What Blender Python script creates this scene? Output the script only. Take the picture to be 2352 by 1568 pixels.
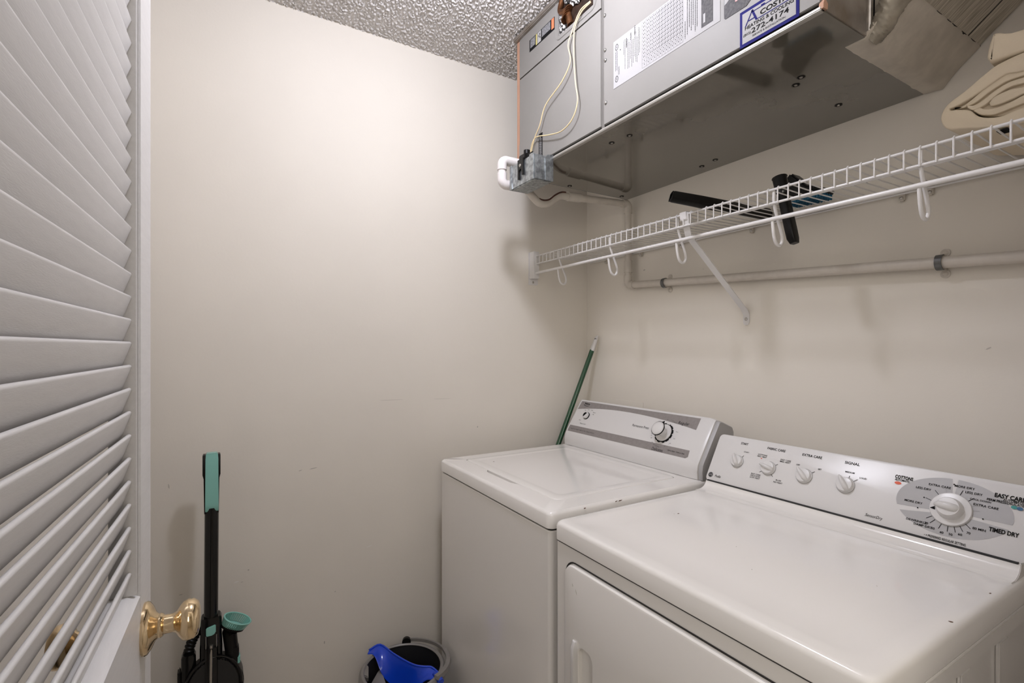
import bpy, bmesh, math, random
from mathutils import Vector, Matrix, noise
random.seed(4)
PI = math.pi
S = bpy.context.scene
for o in list(bpy.data.objects): bpy.data.objects.remove(o, do_unlink=True)
COL = S.collection
CZ = 1.314            # eye height; z values below are measured from eye level
D, W = 1.78, 1.459    # far wall (y) and appliance wall (x)
CEIL, FLOOR = 1.1116, -CZ
LX, NY = -0.25, 0.10  # left wall (x), doorway wall (y)

# ------------------------------------------------------------ camera, light, exposure
cam = bpy.data.objects.new('camera', bpy.data.cameras.new('camera')); COL.objects.link(cam)
cam.location = (0, 0, CZ)
cam.rotation_euler = (PI/2, 0, -math.atan(684/1147))
cam.data.sensor_width = 36; cam.data.lens = 36*1147/2352; cam.data.shift_y = 12/2352
cam.data.clip_start = .01
S.camera = cam
world = bpy.data.worlds.new('world'); S.world = world; world.use_nodes = True
world.node_tree.nodes['Background'].inputs[0].default_value = (.9, .86, .8, 1)
world.node_tree.nodes['Background'].inputs[1].default_value = .4
def light(name, kind, loc, power, color, **kw):
    l = bpy.data.lights.new(name, kind); l.energy = power; l.color = color
    for k, v in kw.items(): setattr(l, k, v)
    o = bpy.data.objects.new(name, l); COL.objects.link(o); o.location = (loc[0], loc[1], loc[2]+CZ); return o
light('closet_bulb', 'POINT', (.50, .97, .995), 18, (.95, .962, 1.10), shadow_soft_size=.055)
h = light('hall_fill', 'AREA', (-.35, -.75, .50), 14, (1, .94, .86), shape='RECTANGLE', size=1.3, size_y=1.0)  # added fill from the doorway side, lifts the appliance wall and duct
h.rotation_euler = (math.radians(86), 0, math.radians(-36))
S.view_settings.view_transform = 'Standard'; S.view_settings.look = 'None'
S.view_settings.exposure = 0.12; S.view_settings.gamma = 1; S.view_settings.use_curve_mapping = False

# ------------------------------------------------------------ helpers
def mat(name, col, rough=.5, metal=0., bump=0., bscale=200., var=0., vscale=8., coat=0., emit=None, stretch=None, col2=None, spec=.5, vlo=.35, vhi=.65):
    m = bpy.data.materials.new(name); m.use_nodes = True; nt = m.node_tree; b = nt.nodes['Principled BSDF']
    c = (*col, 1)
    b.inputs['Base Color'].default_value = c; b.inputs['Roughness'].default_value = rough
    b.inputs['Metallic'].default_value = metal; b.inputs['Coat Weight'].default_value = coat
    b.inputs['Specular IOR Level'].default_value = spec
    b.inputs['Coat Roughness'].default_value = .08
    if emit: b.inputs['Emission Color'].default_value = (*emit[0], 1); b.inputs['Emission Strength'].default_value = emit[1]
    src = None
    if bump or var or col2:
        tc = nt.nodes.new('ShaderNodeTexCoord'); mp = nt.nodes.new('ShaderNodeMapping')
        nt.links.new(tc.outputs['Object'], mp.inputs[0])
        if stretch: mp.inputs['Scale'].default_value = stretch
        src = mp.outputs[0]
    if bump:
        n = nt.nodes.new('ShaderNodeTexNoise'); n.inputs['Scale'].default_value = bscale; n.inputs['Detail'].default_value = 4
        bp = nt.nodes.new('ShaderNodeBump'); bp.inputs['Strength'].default_value = bump; bp.inputs['Distance'].default_value = .002
        nt.links.new(src, n.inputs['Vector']); nt.links.new(n.outputs[0], bp.inputs['Height']); nt.links.new(bp.outputs[0], b.inputs['Normal'])
    if var or col2:
        n = nt.nodes.new('ShaderNodeTexNoise'); n.inputs['Scale'].default_value = vscale; n.inputs['Detail'].default_value = 6
        r = nt.nodes.new('ShaderNodeValToRGB'); r.color_ramp.elements[0].position = vlo; r.color_ramp.elements[1].position = vhi
        k = col2 if col2 else tuple(x*(1-var) for x in col)
        r.color_ramp.elements[0].color = (*k, 1); r.color_ramp.elements[1].color = c
        nt.links.new(src, n.inputs['Vector']); nt.links.new(n.outputs[0], r.inputs[0]); nt.links.new(r.outputs[0], b.inputs['Base Color'])
    return m

M = dict(
 wall=mat('wall_paint', (.77, .722, .64), .6, bump=.10, bscale=130, var=.03, vscale=3, spec=.2),
 ceil=mat('popcorn_paint', (.68, .65, .62), .45, bump=.5, bscale=600),
 floor=mat('vinyl_floor', (.52, .46, .38), .5, var=.2, vscale=12),
 trim=mat('trim_paint', (.66, .64, .62), .35, bump=.05),
 door=mat('white_door_paint', (.74, .725, .71), .34, bump=.07, bscale=140, stretch=(8, 1, 8), var=.05, vscale=22),
 white=mat('appliance_enamel', (.84, .815, .78), .13, bump=.03, bscale=22, coat=.3),
 whitep=mat('white_plastic', (.70, .685, .67), .3),
 gap=mat('dark_gap', (.02, .018, .016), .7),
 greystrip=mat('silver_grey_print', (.27, .245, .235), .35, var=.12, vscale=90),
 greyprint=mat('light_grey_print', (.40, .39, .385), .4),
 ink=mat('black_ink', (.010, .010, .010), .7, spec=.05),
 ink2=mat('grey_ink', (.05, .05, .05), .7, spec=.05),
 teal=mat('teal_plastic', (.25, .55, .48), .25, coat=.4),
 tealink=mat('teal_ink', (.02, .25, .22), .5), redink=mat('red_orange_ink', (.75, .12, .05), .5), blueink=mat('blue_ink', (.01, .1, .22), .5),
 black=mat('black_gloss_plastic', (.004, .004, .004), .12, spec=.4, coat=.15),
 blackm=mat('black_matt_plastic', (.006, .0055, .005), .36, spec=.22),
 mesh=mat('dotted_black_grille', (.02, .02, .02), .4),
 brass=mat('polished_brass', (.84, .66, .42), .12, 1., var=.08, vscale=60),
 steel=mat('screw_steel', (.5, .48, .45), .3, 1.),
 galv=mat('galvanized_steel', (.46, .49, .50), .42, .85, var=.5, vscale=75, bump=.25, bscale=60),
 ahu=mat('grey_cabinet_paint', (.235, .224, .206), .50, .0, spec=.22, bump=.05, bscale=400, var=.05, vscale=4),
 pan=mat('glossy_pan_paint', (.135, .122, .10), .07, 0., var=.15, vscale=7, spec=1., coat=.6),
 lip=mat('bare_sheet_edge', (.42, .40, .365), .42, .4, bump=.1),
 foil=mat('grimy_foil', (.22, .18, .14), .35, .5, bump=.5, bscale=40, col2=(.33, .30, .27), vscale=14),
 bead=mat('bright_foil_bead', (.7, .67, .62), .2, .9, bump=.2, bscale=60, var=.3, vscale=30),
 orange=mat('orange_insulation', (.42, .24, .16), .8, bump=.3),
 tape=mat('grey_duct_tape', (.62, .565, .48), .42, .15, bump=.7, bscale=28, var=.2, vscale=22),
 wrap=mat('plastic_film', (.40, .36, .29), .38, .2, bump=.8, bscale=36, var=.4, vscale=25),
 pvc=mat('white_pvc', (.74, .70, .68), .28),
 pvcp=mat('painted_pvc', (.60, .55, .48), .42, var=.08, vscale=40),
 stain=mat('rusty_stain', (.10, .035, .02), .7, var=.5, vscale=120),
 clampm=mat('grey_clamp', (.12, .12, .115), .4, .3),
 copper=mat('dirty_copper', (.20, .085, .035), .35, .7, var=.6, vscale=60),
 coil=mat('speckled_insulation', (.85, .83, .8), .7, bump=.6, bscale=120, col2=(.012, .010, .008), vscale=130, vlo=.50, vhi=.60),
 brown=mat('brown_cavity', (.045, .022, .012), .6, .2, var=.8, vscale=50),
 wire=mat('cream_wire', (.72, .58, .33), .4),
 paper=mat('white_label', (.37, .363, .357), .7, spec=.08),
 blue=mat('navy_print', (.012, .011, .12), .6, spec=.06),
 darklabel=mat('dark_printed_label', (.012, .010, .010), .55, col2=(.055, .048, .045), vscale=170, spec=.2),
 greytext=mat('grey_print_block', (.28, .28, .29), .5, spec=.2, col2=(.10, .10, .10), vscale=260),
 yellow=mat('yellow_print', (.55, .48, .18), .5), orangeprint=mat('orange_print', (.72, .20, .09), .5),
 redprint=mat('salmon_print', (.85, .18, .16), .5),
 shelf=mat('white_vinyl_coating', (.70, .68, .66), .28),
 cloth=mat('beige_cotton', (.72, .62, .47), .85, bump=.15, bscale=300),
 green=mat('green_enamel', (.004, .055, .018), .16, coat=.4),
 cap=mat('off_white_plastic', (.62, .60, .57), .4),
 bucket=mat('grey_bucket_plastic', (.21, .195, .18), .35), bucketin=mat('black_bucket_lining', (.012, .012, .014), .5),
 bluep=mat('blue_plastic', (.004, .05, .55), .22, coat=.4),
 bristle=mat('blue_bristle', (.01, .11, .20), .6), glass=mat('lamp_glass', (.9, .9, .88), .3, emit=((1, .98, 1), 12)),
)
# a dotted grille
def grille(m):
    nt = m.node_tree; b = nt.nodes['Principled BSDF']
    tc = nt.nodes.new('ShaderNodeTexCoord'); v = nt.nodes.new('ShaderNodeTexVoronoi'); v.inputs['Scale'].default_value = 260
    v.inputs['Randomness'].default_value = 0
    r = nt.nodes.new('ShaderNodeValToRGB'); r.color_ramp.elements[0].position = .25; r.color_ramp.elements[1].position = .35
    r.color_ramp.elements[0].color = (.42, .38, .32, 1); r.color_ramp.elements[1].color = (.012, .012, .012, 1)
    nt.links.new(tc.outputs['Object'], v.inputs['Vector']); nt.links.new(v.outputs['Distance'], r.inputs[0]); nt.links.new(r.outputs[0], b.inputs['Base Color'])
grille(M['mesh'])
# worn, striated foil-faced duct board
def ductboard():
    m = mat('worn_duct_board', (.36, .325, .27), .36, .35, bump=.35, bscale=60, stretch=(1, 1, 1)); nt = m.node_tree; b = nt.nodes['Principled BSDF']
    tc = nt.nodes.new('ShaderNodeTexCoord'); mp = nt.nodes.new('ShaderNodeMapping'); mp.inputs['Scale'].default_value = (230, 11, 11)
    n = nt.nodes.new('ShaderNodeTexNoise'); n.inputs['Scale'].default_value = 1.6; n.inputs['Detail'].default_value = 6
    r = nt.nodes.new('ShaderNodeValToRGB'); r.color_ramp.elements[0].position = .33; r.color_ramp.elements[1].position = .62
    r.color_ramp.elements[0].color = (.30, .26, .20, 1); r.color_ramp.elements[1].color = (.66, .61, .52, 1)
    nt.links.new(tc.outputs['Object'], mp.inputs[0]); nt.links.new(mp.outputs[0], n.inputs['Vector']); nt.links.new(n.outputs[0], r.inputs[0])
    nt.links.new(r.outputs[0], b.inputs['Base Color']); return m
M['duct'] = ductboard()
M['seam'] = mat('grey_seam_metal', (.20, .19, .175), .35, .4, bump=.3, bscale=80)

def V(*a): return Vector(a)
def finish(bm, m, sharp=35):
    bmesh.ops.recalc_face_normals(bm, faces=bm.faces)
    me = bpy.data.meshes.new('m'); bm.to_mesh(me); bm.free()
    me.materials.append(M[m] if isinstance(m, str) else m)
    me.shade_smooth(); me.set_sharp_from_angle(angle=math.radians(sharp)); return me
WL = {}
def obj(name, bm, m, parent=None, label=None, kind=None, cat=None, group=None, sharp=35):
    """link a bmesh (given in room coordinates, z from eye level) as one object"""
    me = finish(bm, m, sharp); o = bpy.data.objects.new(name, me); COL.objects.link(o)
    if parent:
        off = WL[parent]; o.parent = parent; WL[o] = off
        me.transform(Matrix.Translation(V(0, 0, CZ)-off))
    else:
        xs = [v.co for v in me.vertices]
        c = V((min(v.x for v in xs)+max(v.x for v in xs))/2, (min(v.y for v in xs)+max(v.y for v in xs))/2, min(v.z for v in xs)+CZ)
        if kind == 'structure': c = V(0, 0, 0)
        me.transform(Matrix.Translation(V(0, 0, CZ)-c)); o.location = c; WL[o] = c
    tag(o, label, cat, group, kind); return o
def tag(o, label=None, cat=None, group=None, kind=None):
    if label: o['label'] = label
    if cat: o['category'] = cat
    if group: o['group'] = group
    if kind: o['kind'] = kind
def thing(name, loc, label, cat, group=None, kind=None):
    o = bpy.data.objects.new(name, None); COL.objects.link(o); o.empty_display_size = .05
    o.location = (loc[0], loc[1], loc[2]+CZ); WL[o] = Vector(o.location); tag(o, label, cat, group, kind); return o
def dup(o, delta, parent=None):
    c = o.copy(); COL.objects.link(c); c.location = o.location+Vector(delta); c.parent = parent or o.parent; WL[c] = WL[o]+Vector(delta); return c

def nb(): return bmesh.new()
def box(bm, x0, x1, y0, y1, z0, z1, bev=0, seg=2):
    t = bmesh.new()
    vs = [t.verts.new((x, y, z)) for x in (x0, x1) for y in (y0, y1) for z in (z0, z1)]
    for f in ((0,1,3,2),(4,6,7,5),(0,4,5,1),(2,3,7,6),(0,2,6,4),(1,5,7,3)): t.faces.new([vs[i] for i in f])
    if bev: bmesh.ops.bevel(t, geom=t.edges[:], offset=bev, segments=seg, affect='EDGES', clamp_overlap=True)
    add(bm, t); return bm
def add(bm, t, mtx=None):
    if mtx: t.transform(mtx)
    me = bpy.data.meshes.new('t'); t.to_mesh(me); t.free(); bm.from_mesh(me); bpy.data.meshes.remove(me)
def prism(bm, pts, a0, a1, axis='y', bev=0, seg=2):
    """closed 2-D polygon extruded along axis. y: pts=(x,z); x: pts=(y,z); z: pts=(x,y)"""
    f = {'y': lambda p, a: (p[0], a, p[1]), 'x': lambda p, a: (a, p[0], p[1]), 'z': lambda p, a: (p[0], p[1], a)}[axis]
    t = bmesh.new(); A = [t.verts.new(f(p, a0)) for p in pts]; B = [t.verts.new(f(p, a1)) for p in pts]; n = len(pts)
    t.faces.new(A); t.faces.new(B[::-1])
    for i in range(n): t.faces.new((A[i], B[i], B[(i+1) % n], A[(i+1) % n]))
    bmesh.ops.recalc_face_normals(t, faces=t.faces)
    if bev:
        es = [e for e in t.edges if e.calc_face_angle(0) > .5]
        bmesh.ops.bevel(t, geom=es, offset=bev, segments=seg, affect='EDGES', clamp_overlap=True)
    add(bm, t); return bm
def loft(bm, loops, cap0=True, cap1=True, closed=True):
    R = [[bm.verts.new(p) for p in l] for l in loops]; n = len(R[0])
    for a, b in zip(R, R[1:]):
        for i in range(n if closed else n-1): bm.faces.new((a[i], a[(i+1) % n], b[(i+1) % n], b[i]))
    if cap0: bm.faces.new(R[0][::-1])
    if cap1: bm.faces.new(R[-1])
    return bm
def smooth(pts, k=6):
    pts = [Vector(p) for p in pts]; out = []
    P = [pts[0]*2-pts[1]]+pts+[pts[-1]*2-pts[-2]]
    for i in range(1, len(P)-2):
        a, b, c, d = P[i-1:i+3]
        for j in range(k):
            t = j/k; out.append(.5*((2*b)+(c-a)*t+(2*a-5*b+4*c-d)*t*t+(3*b-a-3*c+d)*t**3))
    return out+[pts[-1]]
def tube(bm, pts, r, n=10, cap=True, rs=None, flat=1.0, up=None):
    pts = [Vector(p) for p in pts]; loops = []
    t0 = (pts[1]-pts[0]).normalized(); u = Vector(up) if up else t0.orthogonal()
    for i, p in enumerate(pts):
        t = ((pts[min(i+1, len(pts)-1)]-p).normalized()+(p-pts[max(i-1, 0)]).normalized())
        t = t.normalized() if t.length > 1e-6 else t0
        u = (u-t*u.dot(t)).normalized(); w = t.cross(u); rr = rs[i] if rs else r
        # keep the bore through mitred bends
        k = 1.0
        if 0 < i < len(pts)-1:
            c = (pts[i+1]-p).normalized().dot(t); k = 1/max(c, .6)
        loops.append([p+(u*math.cos(2*PI*j/n)*rr*k+w*math.sin(2*PI*j/n)*rr*flat) for j in range(n)])
    return loft(bm, loops, cap, cap)
def lathe(bm, prof, o, ax, n=28, cap0=True, cap1=True):
    """prof: (radius, height) along unit axis ax from o"""
    o = Vector(o); ax = Vector(ax).normalized(); u = ax.orthogonal().normalized(); w = ax.cross(u)
    return loft(bm, [[o+ax*h+(u*math.cos(2*PI*j/n)+w*math.sin(2*PI*j/n))*max(r, 1e-4) for j in range(n)] for r, h in prof], cap0, cap1)
def rr(x0, x1, y0, y1, r, k=6, side=10):
    """rounded rectangle points with evenly subdivided sides (always the same count)"""
    out = []
    cs = [((x1-r, y1-r), 0), ((x0+r, y1-r), 90), ((x0+r, y0+r), 180), ((x1-r, y0+r), 270)]
    for i, ((cx, cy), a0) in enumerate(cs):
        arc = [(cx+r*math.cos(math.radians(a0+90*j/k)), cy+r*math.sin(math.radians(a0+90*j/k))) for j in range(k+1)]
        out += arc
        (nx, ny), na = cs[(i+1) % 4]
        q = (nx+r*math.cos(math.radians(na)), ny+r*math.sin(math.radians(na)))
        for j in range(1, side): out.append((arc[-1][0]+(q[0]-arc[-1][0])*j/side, arc[-1][1]+(q[1]-arc[-1][1])*j/side))
    return out

class Face:
    """a flat printed face: o origin, ex right, ey up; n outward"""
    def __init__(s, o, ex, ey): s.o, s.ex, s.ey = Vector(o), Vector(ex).normalized(), Vector(ey).normalized(); s.n = s.ex.cross(s.ey)
    def p(s, a, b, h=0): return s.o+s.ex*a+s.ey*b+s.n*h
    def poly(s, bm, pts, h=.0004): bm.faces.new([bm.verts.new(s.p(a, b, h)) for a, b in pts])
    def rect(s, bm, a0, a1, b0, b1, h=.0004): s.poly(bm, [(a0, b0), (a1, b0), (a1, b1), (a0, b1)], h)
    def slab(s, bm, pts, h0, h1):
        t = bmesh.new(); A = [t.verts.new(s.p(a, b, h0)) for a, b in pts]; B = [t.verts.new(s.p(a, b, h1)) for a, b in pts]
        t.faces.new(A); t.faces.new(B); n = len(pts)
        for i in range(n): t.faces.new((A[i], A[(i+1) % n], B[(i+1) % n], B[i]))
        add(bm, t)
    def line(s, bm, a0, b0, a1, b1, w, h=.0004):
        d = Vector((a1-a0, b1-b0)).normalized()*w/2; q = (-d.y, d.x)
        s.poly(bm, [(a0+q[0], b0+q[1]), (a0-q[0], b0-q[1]), (a1-q[0], b1-q[1]), (a1+q[0], b1+q[1])], h)
    def disc(s, bm, a, b, ra, rb, h=.0004, n=24, hole=0):
        if hole:
            A = [bm.verts.new(s.p(a+ra*math.cos(2*PI*j/n), b+rb*math.sin(2*PI*j/n), h)) for j in range(n)]
            B = [bm.verts.new(s.p(a+ra*hole*math.cos(2*PI*j/n), b+rb*hole*math.sin(2*PI*j/n), h)) for j in range(n)]
            for j in range(n): bm.faces.new((A[j], A[(j+1) % n], B[(j+1) % n], B[j]))
        else: s.poly(bm, [(a+ra*math.cos(2*PI*j/n), b+rb*math.sin(2*PI*j/n)) for j in range(n)], h)
    def text(s, bm, txt, a, b, size, align='CENTER', rot=0, h=.0006, bold=0, sx=1.0, shear=0, width=None):
        c = bpy.data.curves.new('t', 'FONT'); c.body = txt; c.size = 1; c.align_x = align; c.align_y = 'CENTER'; c.offset = bold; c.shear = shear; c.resolution_u = 3
        o = bpy.data.objects.new('t', c); COL.objects.link(o)
        dg = bpy.context.evaluated_depsgraph_get(); me = bpy.data.meshes.new_from_object(o.evaluated_get(dg))
        if width and len(me.vertices):
            xs = [v.co.x for v in me.vertices]; sx = width/((max(xs)-min(xs))*size)
        ca, sa = math.cos(rot), math.sin(rot)
        for v in me.vertices:
            x, y = v.co.x*size*sx, v.co.y*size; v.co = s.p(a+x*ca-y*sa, b+x*sa+y*ca, h)
        bm.from_mesh(me); bpy.data.meshes.remove(me); bpy.data.objects.remove(o); bpy.data.curves.remove(c)

# ------------------------------------------------------------ room shell
def wallbox(name, *b, m='wall', label=None): return obj(name, box(nb(), *b), m, kind='structure', label=label, cat=name.split('_')[0])
wallbox('floor', -1.6, 2.2, -1.7, 1.9, FLOOR-.05, FLOOR, m='floor', label='floor of the laundry closet and hall')
wallbox('wall_far', LX-.1, W+.1, D, D+.1, FLOOR, CEIL+.06, label='blank pale wall behind the stick vacuum and bucket')
wallbox('wall_right', W, W+.1, NY-.12, D, FLOOR, CEIL+.06, label='beige wall behind the washer, dryer and wire shelf')
wallbox('wall_left', LX-.1, LX, NY-.12, D, FLOOR, CEIL+.06, label='wall strip seen through the door louvres')
b = nb(); box(b, LX, -.125, NY-.12, NY, FLOOR, CEIL); box(b, .70, W, NY-.12, NY, FLOOR, CEIL); box(b, -.125, .70, NY-.12, NY, .735, CEIL)
obj('wall_near', b, 'wall', kind='structure', label='doorway wall beside the camera', cat='wall')
b = nb()
for x0, x1 in ((-.135, -.12), (.69, .705)): box(b, x0, x1, NY-.125, NY+.004, FLOOR, .735)
obj('trim_1', b, 'trim', kind='structure', label='white jambs of the doorway', cat='trim')
for nm, bb in dict(baseboard_far=(LX, W, D-.012, D, FLOOR, FLOOR+.09), baseboard_left=(LX, LX+.012, NY, D-.012, FLOOR, FLOOR+.09)).items():
    wallbox(nm, *bb, m='trim', label='low white baseboard')
b = nb(); box(b, -1.6, 2.2, -1.75, -1.7, FLOOR, CEIL); box(b, -1.65, -1.6, -1.7, NY-.12, FLOOR, CEIL); box(b, 2.2, 2.25, -1.7, NY-.12, FLOOR, CEIL)
box(b, -1.6, LX-.1, NY-.12, NY-.1, FLOOR, CEIL); box(b, W+.1, 2.2, NY-.12, NY-.1, FLOOR, CEIL)
obj('wall_hall', b, 'wall', kind='structure', label='hall walls behind the camera', cat='wall')
# ceilings: popcorn relief in the closet, plain in the hall
def popcorn():
    bm = nb(); st = .0027; nx = int((W-LX)/st); ny = int((D-NY)/st); rows = []
    for j in range(ny+1):
        y = NY+(D-NY)*j/ny; row = []
        for i in range(nx+1):
            x = LX+(W-LX)*i/nx
            n_ = noise.noise((x*135, y*135, 0))+.45*noise.noise((x*290, y*290, 5))+.12*noise.noise((x*14, y*14, 9))
            row.append(bm.verts.new((x, y, CEIL+.003-.0062*min(1, max(0, (n_-.03)/.38))**.8)))
        rows.append(row)
    for j in range(ny):
        for i in range(nx): bm.faces.new((rows[j][i], rows[j][i+1], rows[j+1][i+1], rows[j+1][i]))
    me_t = [bm.verts.new(p) for p in ((LX, NY, CEIL+.05), (W, NY, CEIL+.05), (W, D, CEIL+.05), (LX, D, CEIL+.05))]
    bm.faces.new(me_t)
    return bm
obj('ceiling', popcorn(), 'ceil', kind='structure', label='popcorn-textured closet ceiling', cat='ceiling', sharp=80)
wallbox('ceiling_hall', -1.6, 2.2, -1.75, NY-.12, CEIL, CEIL+.05, m='trim', label='hall ceiling behind the camera')

# small scuffs and chips on the paint
wf = [o for o in COL.objects if o.name == 'wall_far'][0]; wr = [o for o in COL.objects if o.name == 'wall_right'][0]
def scuff(par, o, ex, ey, w_, h_, m, rot=0, name='scuff'):
    Fc = Face(o, ex, ey); b = nb(); pts = []
    for k in range(9):
        a = 2*PI*k/9; r_ = .6+.4*random.random(); x, y = w_/2*r_*math.cos(a), h_/2*r_*math.sin(a); pts.append((x*math.cos(rot)-y*math.sin(rot), x*math.sin(rot)+y*math.cos(rot)))
    Fc.slab(b, pts, -.0002, .0004); obj(name, b, m, par)
M['chip'] = mat('scuffed_paint', (.50, .46, .41), .6); M['pale'] = mat('filler_paint', (.80, .77, .72), .6); M['rust'] = mat('rust_chip', (.12, .06, .035), .7)
for x, z, w_, h_, m_, r_ in ((.0595, -.734, .018, .004, 'pale', .15), (.0745, -.738, .010, .002, 'chip', .1), (.9018, -.319, .006, .010, 'chip', 0), (.286, -.4075, .030, .004, 'chip', .1), (.245, -.410, .014, .003, 'chip', .3), (.472, -.707, .026, .004, 'pale', .2), (-.0856, -.737, .012, .003, 'chip', .1), (.3208, -1.002, .005, .014, 'chip', .1), (.0933, -.704, .006, .006, 'chip', 0), (.3562, -.8385, .006, .004, 'chip', 0), (.55, -.193, .12, .0016, 'chip', -.02), (.75, -.199, .10, .0014, 'chip', -.02), (-.115, -.41, .004, .02, 'chip', .1)):
    scuff(wf, (x, D, z), (1, 0, 0), (0, 0, 1), w_, h_, m_, r_)
for y, z, w_, h_, m_, r_ in ((.4059, -.004, .014, .004, 'chip', .5), (.8255, .208, .006, .012, 'chip', -.4), (.5149, .3277, .008, .003, 'chip', 0), (1.426, .303, .012, .007, 'chip', .3), (1.15, .27, .004, .003, 'chip', 0)):
    scuff(wr, (W, y, z), (0, -1, 0), (0, 0, 1), w_, h_, m_, r_)

# ------------------------------------------------------------ louvred door
DH = V(-.0825-.0477*.86, .07+.0015, 0)      # hinge point on the room-side face
dd = V(.0477, .9989, 0).normalized(); dn = V(.9989, -.0477, 0).normalized()
DOORX = -.0825; 
def dp(q, t, z): # q: distance along the door from the free edge back to the hinge, t: depth behind the room face
    return V(DOORX, .93, 0)-dd*q-dn*t+V(0, 0, z)
DM = Matrix(((-dd.x, -dn.x, 0, DOORX), (-dd.y, -dn.y, 0, .93), (0, 0, 1, 0), (0, 0, 0, 1)))
def dbox(bm, q0, q1, t0, t1, z0, z1, bev=0):
    t = nb(); box(t, q0, q1, t0, t1, z0, z1, bev, 2); add(bm, t, DM)
DT, DWID, DTOP = .035, .81, .715
door = thing('door_1', (dp(DWID, .02, 0).x, dp(DWID, .02, 0).y, FLOOR), 'white painted louvred door standing open at the left', 'door', kind='structure')
st = nb(); dbox(st, 0, .086, 0, DT, FLOOR+.01, DTOP, .0018); obj('stile', st, 'door', door)
st = nb(); dbox(st, DWID-.086, DWID, 0, DT, FLOOR+.01, DTOP, .0018); obj('stile', st, 'door', door)
LZ0, LZ1 = -.334, .60
for z0, z1 in ((LZ1, DTOP), (LZ0-.17, LZ0-.008), (FLOOR+.01, FLOOR+.24)):
    r = nb(); dbox(r, .086, DWID-.086, 0, DT, z0, z1, .0015); obj('rail', r, 'door', door)
# sloping sill on top of the middle rail
r = nb(); t = nb(); prism(t, [(.0, LZ0-.010), (0, LZ0-.006), (.012, LZ0), (DT, LZ0), (DT, LZ0-.010)], .086, DWID-.086, 'x')
add(r, t, DM @ Matrix(((1,0,0,0),(0,1,0,0),(0,0,1,0),(0,0,0,1)))); obj('sill', r, 'door', door)
r = nb(); dbox(r, .086, DWID-.086, .008, DT-.008, FLOOR+.24, LZ0-.17, .0); dbox(r, .13, DWID-.13, .004, DT-.004, FLOOR+.29, LZ0-.22, .003); obj('lower_panel', r, 'door', door)
# stepped moulding down the inside of each stile
for q0, q1, q2 in ((.086, .0895, .096), (DWID-.086, DWID-.0895, DWID-.096)):
    r = nb(); dbox(r, min(q0, q1), max(q0, q1), .010, DT-.010, LZ0, LZ1); dbox(r, min(q1, q2), max(q1, q2), .0025, DT-.0025, LZ0, LZ1, .001)
    obj('moulding', r, 'door', door)
sl = nb()
q0, q1 = .096, DWID-.096
def slat_prof():
    # front edge high and toward the room, back edge low
    a, c = V(.0098, 0), V(.0215, -.0345); ax = (c-a).normalized(); pn = V(-ax.y, ax.x); w = .0027; out = []
    for k in range(7): th = PI/2+PI*k/6; out.append(a+pn*(w*math.sin(th))+ax*(w*math.cos(th)+w))
    for k in range(7): th = -PI/2+PI*k/6; out.append(c+pn*(w*math.sin(th))+ax*(w*math.cos(th)-w))
    return [(p.x, p.y) for p in out]
sprof = slat_prof()
t = nb(); prism(t, sprof, q0, q1, 'x'); add(sl, t, DM @ Matrix.Translation(V(0, 0, -.3018)))
slat0 = obj('slat', sl, 'door', door)
k = 1
while -.3018+.03085*k < LZ1+.02:
    s_ = dup(slat0, (0, 0, .03085*k), door); s_.name = 'slat'; k += 1
# knobs, room side and far side
def knob(sgn, label=None):
    c = dp(.0585, 0 if sgn > 0 else DT, -.398); ax = dn*sgn
    r_ = obj('knob_plate', lathe(nb(), [(.001, 0), (.035, 0), (.0355, .003), (.034, .006), (.028, .010), (.019, .014), (.0145, .019), (.001, .019)], c, ax, 36), 'brass', door, label)
    k_ = lathe(nb(), [(.001, .016), (.0155, .016), (.0165, .020), (.0145, .023), (.0128, .024), (.0125, .034), (.0132, .036), (.015, .039), (.021, .0425), (.0262, .047), (.0282, .053), (.0272, .060), (.0225, .0655), (.013, .068), (.001, .0685)], c, ax, 40)
    obj('door_knob', k_, 'brass', door, label)
knob(1, 'polished brass door knob on the room side'); knob(-1, 'brass knob on the back of the door seen through the slats')

# ------------------------------------------------------------ ceiling lamp (out of frame, lights the closet)
cl = thing('ceiling_light', (.50, .97, CEIL), 'round flush ceiling lamp above the middle of the closet', 'lamp')
obj('lamp_base', lathe(nb(), [(.001, 0), (.11, 0), (.11, -.018), (.10, -.02), (.001, -.02)], (.50, .97, CEIL-.003), (0, 0, 1), 40), 'steel', cl)
obj('lamp_shade', lathe(nb(), [(.094, -.02), (.095, -.022), (.086, -.036), (.062, -.048), (.03, -.054), (.001, -.055)], (.50, .97, CEIL-.003), (0, 0, 1), 40), 'glass', cl)

# ------------------------------------------------------------ air handler
AX = .936; AZ = .6036; AY0, AY1 = .485, 1.517; SEAM = 1.0745; AT = CEIL-.010
ah = thing('air_handler', (1.2, 1.0, AZ), 'grey sheet-metal air handler hung above the shelf under the ceiling', 'air handler')
obj('cabinet', box(nb(), AX+.010, W-.001, AY0+.001, AY1, AZ+.003, AT), 'gap', ah)
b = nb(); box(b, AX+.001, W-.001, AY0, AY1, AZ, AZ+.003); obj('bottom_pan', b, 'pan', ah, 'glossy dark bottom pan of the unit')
b = nb(); prism(b, [(AX-.003, AZ+.001), (AX-.001, AZ-.001), (AX+.010, AZ-.001), (AX+.010, AZ+.0085), (AX, AZ+.0085), (AX-.003, AZ+.006)], AY0, AY1-.02, 'y', .0012, 2)
obj('bottom_lip', b, 'lip', ah, 'bright rounded edge along the bottom pan')
HY0, HY1, HZ0, HZ1 = 1.114, 1.283, .983, AT-.006
obj('access_panel', box(nb(), AX, AX+.008, SEAM+.006, AY1-.001, AZ+.016, .9505, .0012), 'ahu', ah)
b = nb()
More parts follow.
